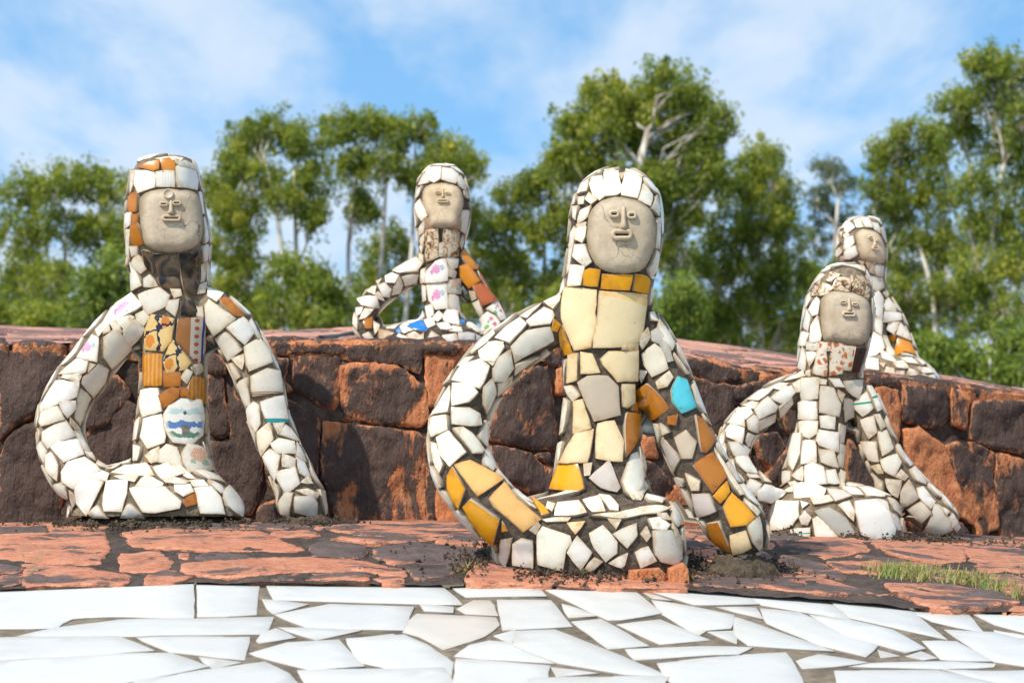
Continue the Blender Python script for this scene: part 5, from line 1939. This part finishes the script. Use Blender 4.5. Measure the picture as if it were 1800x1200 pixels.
def tree(label, cat, D, base, blobs, leaf='leaf', dens=1.0, group=None, fork=(0.35, 0.6), leafsize=0.13, trunk_r=0.17, trunks=1, name='eucalyptus_tree', nocore=False):
    k = D / FPX
    bp = P(base[0], 900, D); bp.z = -0.02
    root = empty(name, bp)
    tag(root, label, cat, group)
    cs = []
    for (x, y, rx, ry) in blobs:
        c = P(x, y, D + rng.uniform(-1, 1) * 0.9 * rx * k)
        cs.append((c, rx * k * 1.10, ry * k * 1.10))
    V, F = [], []
    mean = sum((c for c, _, _ in cs), Vector()) / len(cs)
    nt_ = trunks
    tp = []
    for i in range(nt_):
        top = mean + Vector((rng.normal(0, 1) * cs[0][1] * (1.2 if nt_ > 1 else 0.3), rng.normal(0, .5), rng.uniform(0.0, 0.8) * cs[0][2]))
        if nt_ > 1: top.x = mean.x + (i - (nt_ - 1) / 2) * cs[0][1] * 1.3
        path = bend(bp + Vector(((i - (nt_-1)/2) * 0.5, 0, 0)), top, 10, 0.035)
        H = (top - bp).length
        rr = trunk_r / (nt_ ** 0.3) * 1.15
        tube(V, F, path, [rr * (1 - 0.72 * j / 10) for j in range(11)], 8)
        tp.append(path)
    tips = []
    for c, rx, rz in cs:
        pa = min(tp, key=lambda q: abs(q[7].x - c.x))
        # leave the trunk below the cluster
        best = min(range(3, len(pa)), key=lambda j: abs((pa[j].z) - (c.z - abs(c.x - pa[j].x) * 1.0 - rz * 0.8)))
        st = pa[best]
        br = bend(st, c + Vector((0, 0, rz * 0.2)), 7, 0.07)
        r0 = trunk_r * 0.42 * (1 - 0.5 * best / 10)
        tube(V, F, br, [r0 * (1 - 0.78 * j / 7) for j in range(8)], 6)
        nb = int(7 + 9 * dens)
        for _ in range(nb):
            d = Vector(rng.normal(0, 1, 3)).normalized()
            d.z = d.z * 0.8 + 0.25
            e = c + Vector((d.x * rx, d.y * rx, d.z * rz)) * rng.uniform(0.6, 0.98)
            s_ = br[rng.integers(3, 8)]
            tw = bend(s_, e, 4, 0.10)
            tube(V, F, tw, [0.022, 0.018, 0.013, 0.009, 0.005], 4)
            tips.append((tw, c, rx, rz))
    mesh_obj('trunk', V, F, M['bark'], root)
    # foliage: bunches of drooping narrow leaves along the twigs
    cen, ton = [], []
    for c, rx, rz in cs:
        area = rx * rz * 3.14
        n = int(area * 44 * dens) + 8
        for _ in range(n):
            d = Vector(rng.normal(0, 1, 3)).normalized()
            rad = rng.uniform(0.15, 1.25) ** 0.5
            w = 1.0 + 0.5 * noise.noise(Vector((d.x, d.y, d.z)) * 1.8 + c)
            q = c + Vector((d.x * rx, d.y * rx, d.z * rz)) * rad * w
            if noise.noise(q * 1.7 + Vector((5, 2, 1))) + 0.5 * noise.noise(q * 0.8) < 0.05 - 0.22 * (dens - 1): continue
            if d.z < -0.45 and rng.random() < 0.35: continue
            cen.append(q); ton.append(rng.normal(0, 0.12) + 0.38 * noise.noise(q * 0.9) + 0.10 * d.z)  # last term paints light from above into the leaf tone
    for tw, c, rx, rz in tips:
        cen.append(tw[-1]); ton.append(rng.normal(0, 0.12))
        cen.append(tw[-2]); ton.append(rng.normal(0, 0.12))
    cen = np.array([tuple(c) for c in cen]); ton = np.array(ton)
    m = 34
    n = len(cen)
    C_ = np.repeat(cen, m, axis=0)
    T_ = np.repeat(ton, m)
    N_ = n * m
    bs_ = np.repeat(rng.uniform(0.12, 0.36, n), m) * (leafsize / 0.13)
    off = rng.normal(0, 1, (N_, 3)); off /= np.linalg.norm(off, axis=1)[:, None]
    off *= (rng.uniform(0, 1, N_) ** 0.45 * bs_)[:, None]
    off[:, 2] *= 1.15
    ctr = C_ + off
    ld = rng.normal(0, 0.55, (N_, 3)); ld[:, 2] -= 0.75; ld += off / bs_[:, None] * 0.6
    ld /= np.linalg.norm(ld, axis=1)[:, None]
    sd = np.cross(ld, rng.normal(0, 1, (N_, 3))); sd /= np.linalg.norm(sd, axis=1)[:, None]
    L = (leafsize * rng.uniform(0.6, 1.25, N_))[:, None]
    W = L * rng.uniform(0.16, 0.26, N_)[:, None]
    a = ctr - ld * L * 0.5; b_ = ctr - ld * L * 0.05 + sd * W; c_ = ctr + ld * L * 0.5; d_ = ctr - ld * L * 0.05 - sd * W
    vv = np.stack([a, b_, c_, d_], 1).reshape(-1, 3) - np.array(tuple(bp))
    me = bpy.data.meshes.new('crown')
    me.vertices.add(len(vv)); me.vertices.foreach_set('co', vv.astype(np.float32).ravel())
    me.loops.add(N_ * 4); me.loops.foreach_set('vertex_index', np.arange(N_ * 4, dtype=np.int32))
    me.polygons.add(N_); me.polygons.foreach_set('loop_start', np.arange(0, N_ * 4, 4, dtype=np.int32))
    me.polygons.foreach_set('loop_total', np.full(N_, 4, dtype=np.int32))
    me.update(calc_edges=True)
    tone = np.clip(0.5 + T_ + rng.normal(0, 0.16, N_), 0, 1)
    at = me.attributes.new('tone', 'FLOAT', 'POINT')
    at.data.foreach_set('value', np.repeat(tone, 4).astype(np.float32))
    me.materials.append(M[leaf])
    cr = bpy.data.objects.new('crown', me); COL.objects.link(cr); cr.parent = root
    return N_
EU = 'eucalyptus trees behind the terrace'
nl = 0
def T(*a, **k):
    global nl
    nl += tree(*a, **k)
T('broad loose eucalyptus at the far left, several thin pale stems showing under its crown', 'tree', 50, (140, 620),
  [(40, 345, 50, 40), (100, 325, 50, 38), (165, 330, 45, 38), (215, 345, 35, 40), (30, 420, 45, 45), (95, 410, 55, 40), (165, 410, 50, 45), (215, 420, 30, 50), (30, 510, 45, 45), (90, 500, 45, 35)], trunks=3, group=EU, dens=0.9)
T('dark leafy tree just right of the head of the left sculpture', 'tree', 52, (420, 620),
  [(375, 340, 35, 40), (420, 380, 45, 45), (390, 450, 50, 50), (440, 500, 50, 55), (370, 540, 50, 50), (450, 575, 50, 35), (280, 560, 60, 45)], group=EU, dens=1.2)
T('eucalyptus with a leaning white trunk between the left sculpture and the upper left one', 'tree', 50, (520, 640),
  [(430, 255, 38, 40), (480, 240, 42, 36), (535, 250, 40, 38), (410, 300, 28, 30), (460, 310, 40, 30), (550, 320, 34, 45), (500, 350, 38, 26), (555, 385, 24, 26)], trunks=2, group=EU, dens=1.0, trunk_r=0.15)
T('tall eucalyptus with upright pale stems left of the head of the upper left sculpture', 'tree', 52, (625, 640),
  [(600, 228, 34, 34), (650, 225, 36, 30), (700, 240, 38, 34), (740, 228, 28, 26), (615, 300, 36, 42), (675, 305, 44, 40), (735, 300, 44, 46), (640, 370, 30, 34), (780, 275, 34, 36)], trunks=3, group=EU, dens=1.0, trunk_r=0.14)
T('leafy eucalyptus directly behind the upper left sculpture', 'tree', 55, (760, 640),
  [(790, 330, 45, 50), (825, 300, 30, 40), (830, 400, 40, 55), (680, 440, 40, 45), (700, 530, 55, 50), (650, 500, 36, 40), (840, 480, 45, 50)], group=EU, dens=1.0)
T('eucalyptus of medium height between the upper left sculpture and the tall central tree', 'tree', 54, (920, 640),
  [(900, 345, 38, 34), (945, 325, 34, 30), (885, 410, 40, 40), (945, 400, 40, 44), (900, 480, 50, 50), (960, 500, 50, 50), (900, 560, 55, 42), (1000, 400, 40, 60)], trunks=2, group=EU, dens=1.1)
T('tallest broad eucalyptus, its dense crown rising behind the central sculpture', 'tree', 50, (1120, 660),
  [(1060, 175, 44, 36), (1110, 190, 50, 40), (1180, 150, 45, 40), (1215, 190, 48, 42), (1005, 225, 38, 36), (1060, 240, 52, 44), (1140, 250, 60, 50), (1225, 255, 48, 46), (1265, 225, 28, 36), (1040, 310, 52, 48), (1180, 320, 60, 46), (1245, 310, 40, 40), (1120, 330, 60, 50), (1200, 390, 48, 44), (990, 290, 30, 34)], group=EU, dens=1.3, trunk_r=0.22, leafsize=0.14)
T('rounded eucalyptus right of the tall central tree, behind the turquoise-tiled arm', 'tree', 53, (1320, 670),
  [(1335, 290, 36, 38), (1300, 345, 46, 40), (1360, 335, 36, 42), (1330, 400, 50, 44), (1385, 400, 26, 40), (1270, 420, 50, 44), (1340, 470, 56, 44), (1250, 490, 50, 46), (1390, 500, 44, 50), (1310, 545, 60, 44), (1390, 570, 50, 44), (1240, 570, 55, 44)], group=EU, dens=1.25)
T('light green young tree low behind the right arm of the central sculpture', 'tree', 44, (1190, 640),
  [(1190, 520, 36, 36), (1165, 560, 36, 34), (1215, 560, 36, 40), (1180, 600, 46, 28)], 'leaf_bright', group='low trees behind the terrace', dens=1.1, name='young_tree', trunk_r=0.06)
T('thin hazy tree in the gap left of the rightmost sculpture head', 'tree', 75, (1470, 660),
  [(1455, 300, 28, 24), (1485, 330, 30, 28), (1435, 350, 26, 26), (1465, 385, 36, 30), (1430, 430, 36, 34)], 'leaf_far', group=EU, dens=0.6)
T('tall eucalyptus right behind the rightmost sculpture with a sparse top', 'tree', 52, (1630, 680),
  [(1600, 235, 38, 26), (1645, 245, 30, 30), (1560, 275, 32, 34), (1610, 300, 50, 36), (1550, 330, 34, 34), (1590, 370, 48, 40), (1650, 350, 40, 40), (1580, 450, 46, 44), (1650, 440, 48, 46), (1600, 530, 50, 46), (1670, 530, 50, 46), (1510, 560, 40, 50), (1590, 600, 60, 40)], trunks=3, group=EU, dens=1.0)
T('tallest eucalyptus at the far right edge with brown tinged crown', 'tree', 48, (1760, 700),
  [(1740, 115, 38, 30), (1790, 125, 36, 36), (1680, 185, 38, 30), (1740, 180, 44, 36), (1800, 200, 44, 44), (1690, 240, 40, 36), (1760, 260, 52, 44), (1720, 320, 46, 40), (1800, 330, 44, 50), (1750, 400, 50, 46), (1800, 460, 50, 50), (1720, 480, 46, 46), (1770, 560, 60, 50), (1840, 250, 50, 80), (1850, 400, 50, 80)], trunks=3, group=EU, dens=1.05, trunk_r=0.18)
LW = 'low trees behind the terrace'
T('light green bush below the crown of the far left eucalyptus', 'tree', 40, (185, 620), [(150, 520, 40, 40), (200, 490, 40, 42), (235, 540, 34, 40), (160, 570, 50, 26), (215, 580, 50, 22)], 'leaf_bright', group=LW, dens=1.2, name='young_tree', trunk_r=0.05)
T('dark rounded bush behind the terrace at the left edge', 'tree', 42, (40, 620), [(20, 560, 46, 32), (80, 565, 50, 30), (130, 590, 40, 20), (-40, 540, 50, 50)], group=LW, dens=1.4, name='young_tree', trunk_r=0.05)
T('round bushy tree below the leaning white trunk', 'tree', 44, (535, 640), [(520, 480, 40, 34), (560, 510, 40, 38), (500, 545, 50, 36), (560, 565, 50, 28), (600, 540, 34, 40)], group=LW, dens=1.3, name='young_tree', trunk_r=0.06)
T('bright bush at the foot of the rightmost sculpture, right side', 'tree', 36, (1680, 700), [(1640, 620, 36, 28), (1690, 640, 40, 28), (1740, 655, 40, 26), (1790, 600, 40, 40), (1800, 660, 40, 30)], 'leaf_bright', group=LW, dens=1.1, name='young_tree', trunk_r=0.05)
T('dark bush low behind the central sculpture', 'tree', 47, (1080, 640), [(1000, 540, 50, 50), (1060, 560, 50, 50), (1120, 560, 50, 50)], group=LW, dens=1.2, name='young_tree', trunk_r=0.06)
T('dark bush behind the gap between the two right sculptures', 'tree', 60, (1440, 660), [(1420, 580, 50, 46), (1470, 590, 50, 50), (1480, 500, 40, 50), (1430, 500, 34, 40)], group=LW, dens=1.0, name='young_tree', trunk_r=0.06)
T('dull green tree far behind the left side', 'tree', 80, (330, 600), [(270, 470, 50, 50), (330, 500, 60, 50), (240, 560, 60, 40), (350, 570, 60, 40)], 'leaf_far', group=LW, dens=0.8, name='young_tree')
T('dense dark leafy mass of a tree low behind the centre left', 'tree', 58, (880, 620), [(620, 560, 60, 44), (700, 575, 60, 40), (820, 560, 60, 46), (880, 540, 50, 50)], group=LW, dens=1.1, name='young_tree')
T('leafy tree low behind the gap right of the central sculpture', 'tree', 56, (1240, 640), [(1190, 470, 44, 44), (1160, 420, 40, 50), (1260, 600, 60, 40), (1370, 620, 60, 36), (1300, 590, 60, 50)], group=LW, dens=1.1, name='young_tree')
T('leafy eucalyptus far behind the right side, seen between the nearer stems', 'tree', 66, (1700, 660), [(1560, 470, 60, 50), (1640, 480, 60, 60), (1720, 420, 60, 60), (1700, 560, 70, 60), (1600, 560, 60, 50), (1790, 520, 60, 60), (1540, 400, 40, 50)], 'leaf_far', group=EU, dens=0.9)
T('dense green tree mass low behind the left arm of the left sculpture', 'tree', 56, (60, 620), [(30, 480, 60, 50), (100, 520, 60, 50), (10, 560, 60, 40), (170, 560, 60, 40), (240, 590, 60, 30)], group=LW, dens=1.0, name='young_tree')
T('dense green tree low between the left sculpture and the upper left one', 'tree', 57, (470, 620), [(470, 540, 50, 46), (410, 580, 60, 34), (600, 580, 60, 34), (640, 560, 40, 40)], group=LW, dens=1.1, name='young_tree')
# trees beyond the frame, so the row goes on when seen from another side
T('leafy eucalyptus of the row beyond the left edge', 'tree', 50, (-180, 640), [(-220, 330, 60, 50), (-150, 300, 60, 50), (-180, 400, 70, 60), (-100, 430, 60, 60), (-240, 480, 70, 60), (-150, 520, 70, 60)], group=EU, dens=0.8)
T('leafy eucalyptus of the row beyond the right edge', 'tree', 50, (1980, 720), [(1950, 200, 60, 50), (2020, 260, 60, 60), (1970, 340, 70, 60), (2050, 420, 60, 60), (1980, 500, 70, 60), (2050, 580, 70, 60)], group=EU, dens=0.8)
print('leaves', nl)

# ------------------------------------------------------------------ small things on the ledge
random.seed(5); rng = np.random.default_rng(5)
def on(bv, px, py):
    h = bv.ray_cast(CAM, ray(px, py))
    return h[0].copy() if h[0] is not None else bv.find_nearest(P(px, py, 4.6))[0].copy()
# two red bricks under the lap of the central sculpture
for (poly, lb) in (([(1104, 1026), (1106, 1002), (1160, 998), (1170, 1008), (1171, 1030)], 'larger rust red brick wedged under the lap of the central sculpture'),
                   ([(1174, 1028), (1176, 1000), (1203, 990), (1210, 1000), (1213, 1028)], 'smaller rust red brick at the right corner under the central sculpture')):
    y0 = 4.33
    pts = [P(x, y, y0) for x, y in poly]
    c = sum(pts, Vector()) / len(pts)
    V, F = [], []
    n = len(pts)
    rings = [(0.88, -0.012), (1.0, -0.004), (1.0, 0.07)]
    for s_, dy in rings:
        for p in pts:
            V.append(c + (p - c) * s_ + Vector((0, dy, 0)))
    for i in range(2):
        for k in range(n):
            F.append((i*n+k, i*n+(k+1) % n, (i+1)*n+(k+1) % n, (i+1)*n+k))
    F.append(tuple(range(n))[::-1]); F.append(tuple(2*n+k for k in range(n)))
    o = mesh_obj('brick', V, F, M['wallstone'], smooth=False, color=(0.9, 0, 0), attrs={'edge': [0.5] * len(V)})
    tag(o, lb, 'brick', 'bricks under the central sculpture')

# crumbs of soil and mortar round the figures
V, F = [], []
def crumb(p, r):
    b0 = len(V)
    A_ = Vector(rng.uniform(0, 6, 3)); from_e = Matrix.Rotation(A_.x, 3, 'X') @ Matrix.Rotation(A_.y, 3, 'Y')
    for q in ((1, 0, 0), (-1, 0, 0), (0, 1, 0), (0, -1, 0), (0, 0, 1), (0, 0, -1)):
        V.append(p + from_e @ (Vector(q) * r * rng.uniform(0.5, 1.4)))
    for f in ((0, 2, 4), (2, 1, 4), (1, 3, 4), (3, 0, 4), (2, 0, 5), (1, 2, 5), (3, 1, 5), (0, 3, 5)):
        F.append(tuple(b0 + i for i in f))
for (x0, x1, y, D_, dep, n, rr) in ((800, 1235, 1012, 4.46, 0.10, 4200, 0.0036), (1215, 1395, 985, 4.56, 0.07, 1100, 0.0032), (95, 455, 915, 5.05, 0.10, 2600, 0.0042),
                                   (465, 605, 915, 5.05, 0.06, 900, 0.0038), (1335, 1725, 950, 5.5, 0.09, 2200, 0.0038)):
    for _ in range(n):
        px = rng.normal((x0 + x1) / 2, (x1 - x0) / 3.7)
        if noise.noise(Vector((px * 0.03, y, D_))) < -0.25: continue
        p = P(px, y, D_ + rng.normal(0, dep))
        h = ledge_bvh.ray_cast(Vector((p.x, p.y, 3)), Vector((0, 0, -1)))
        if h[0] is None: continue
        p = h[0].copy()
        r = rr * rng.uniform(0.3, 1.4) * (1.0 if rng.random() > 0.04 else 2.2)
        p.z += 0.003 + abs(rng.normal(0, 0.007))
        crumb(p, r)
o = mesh_obj('soil_crumbs', V, F, M['dirt'], smooth=False); tag(o, 'dry dark soil crumbs scattered round the feet of the sculptures on the ledge', 'soil', kind='stuff')

# grass growing in the joints of the ledge
def blades(name, label, spots, mat, hmin, hmax, cat, kind=None):
    V, F, tone = [], [], []
    for (cx_, cy_, sx, sy, n, green) in spots:
        for _ in range(n):
            p = on(ledge_bvh, cx_ + rng.normal(0, sx), cy_ + rng.normal(0, sy)); p.z -= 0.002
            h = rng.uniform(hmin, hmax); a = rng.uniform(0, 6.28)
            lean = rng.uniform(0.1, 0.95)
            d = Vector((math.cos(a) * lean, math.sin(a) * lean * 0.6, 1)).normalized()
            side = Vector((math.sin(a), -math.cos(a), 0)); side.x += 0.4; side.normalize()
            w = rng.uniform(0.0011, 0.0027)
            g_ = rng.random() < green
            tn = rng.uniform(0.55, 1.0) if g_ else rng.uniform(0, 0.45)
            b0 = len(V)
            for i in range(4):
                f = i / 3
                q = p + d * h * f + Vector((math.cos(a), math.sin(a) * 0.6, -0.9)) * (f ** 2) * h * 0.35 * lean
                ww = w * (1 - f * 0.85)
                V += [q - side * ww, q + side * ww]; tone += [tn, tn]
            for i in range(3): F.append((b0 + 2*i, b0 + 2*i+1, b0 + 2*i+3, b0 + 2*i+2))
    o = mesh_obj(name, V, F, mat, attrs={'tone': tone})
    return tag(o, label, cat, kind=kind)
blades('grass', 'patch of short green and straw coloured grass growing between the red slabs at the right', 
       [(1585, 1008, 22, 4, 560, 0.42), (1630, 1014, 26, 4, 420, 0.2), (1700, 1022, 28, 4, 380, 0.2), (1755, 1036, 20, 4, 200, 0.3), (1545, 1006, 20, 3, 90, 0.2), (1800, 1050, 20, 4, 120, 0.3)], M['grass'], 0.008, 0.040, 'grass', 'stuff')
blades('grass_tuft', 'small sparse grass tuft beside the foot of the right arm of the central sculpture', [(1292, 985, 12, 3, 26, 0.6)], M['grass'], 0.012, 0.035, 'grass')
blades('grass_tuft', 'dry thin tuft at the front left of the central sculpture', [(822, 1005, 10, 3, 28, 0.15)], M['grass'], 0.015, 0.04, 'grass')
# dry stalks
def stalk(label, px, py, h, n):
    V, F = [], []
    p = on(ledge_bvh, px, py)
    for i in range(n):
        a = rng.uniform(-0.5, 0.5)
        top = p + Vector((a * h, rng.uniform(-0.2, 0.2) * h, h * rng.uniform(0.6, 1.0)))
        path = bend(p, top, 5, 0.06)
        tube(V, F, path, [0.0011, 0.001, 0.0008, 0.0007, 0.0005, 0.0004], 4)
        if i % 2: tube(V, F, bend(path[3], path[3] + Vector((rng.uniform(-.3, .3) * h, 0, 0.25 * h)), 3, .05), [0.0007, 0.0005, 0.0004, 0.0003], 4)
    o = mesh_obj('dry_stalk', V, F, M['straw']); tag(o, label, 'dead weed')
stalk('pale dry weed stalk on the red slabs at the far left', 52, 1015, 0.085, 4)
stalk('single upright dry stalk rising from the grass patch', 1602, 1000, 0.075, 1)
stalk('thin dry weed near the right edge of the ledge', 1785, 1040, 0.09, 4)

# black hose on the terrace
V, F = [], []
pts = [on(terr_bvh, x, y) + Vector((0, 0, 0.018)) for x, y in ((560, 605), (590, 600), (615, 594), (640, 590), (680, 588))]
path = []
for i in range(len(pts) - 1):
    for j in range(4): path.append(pts[i].lerp(pts[i+1], j / 4))
tube(V, F, path, [0.009] * len(path), 8)
o = mesh_obj('hose', V, F, M['rubber']); tag(o, 'black hose lying on the terrace left of the upper left sculpture', 'hose')
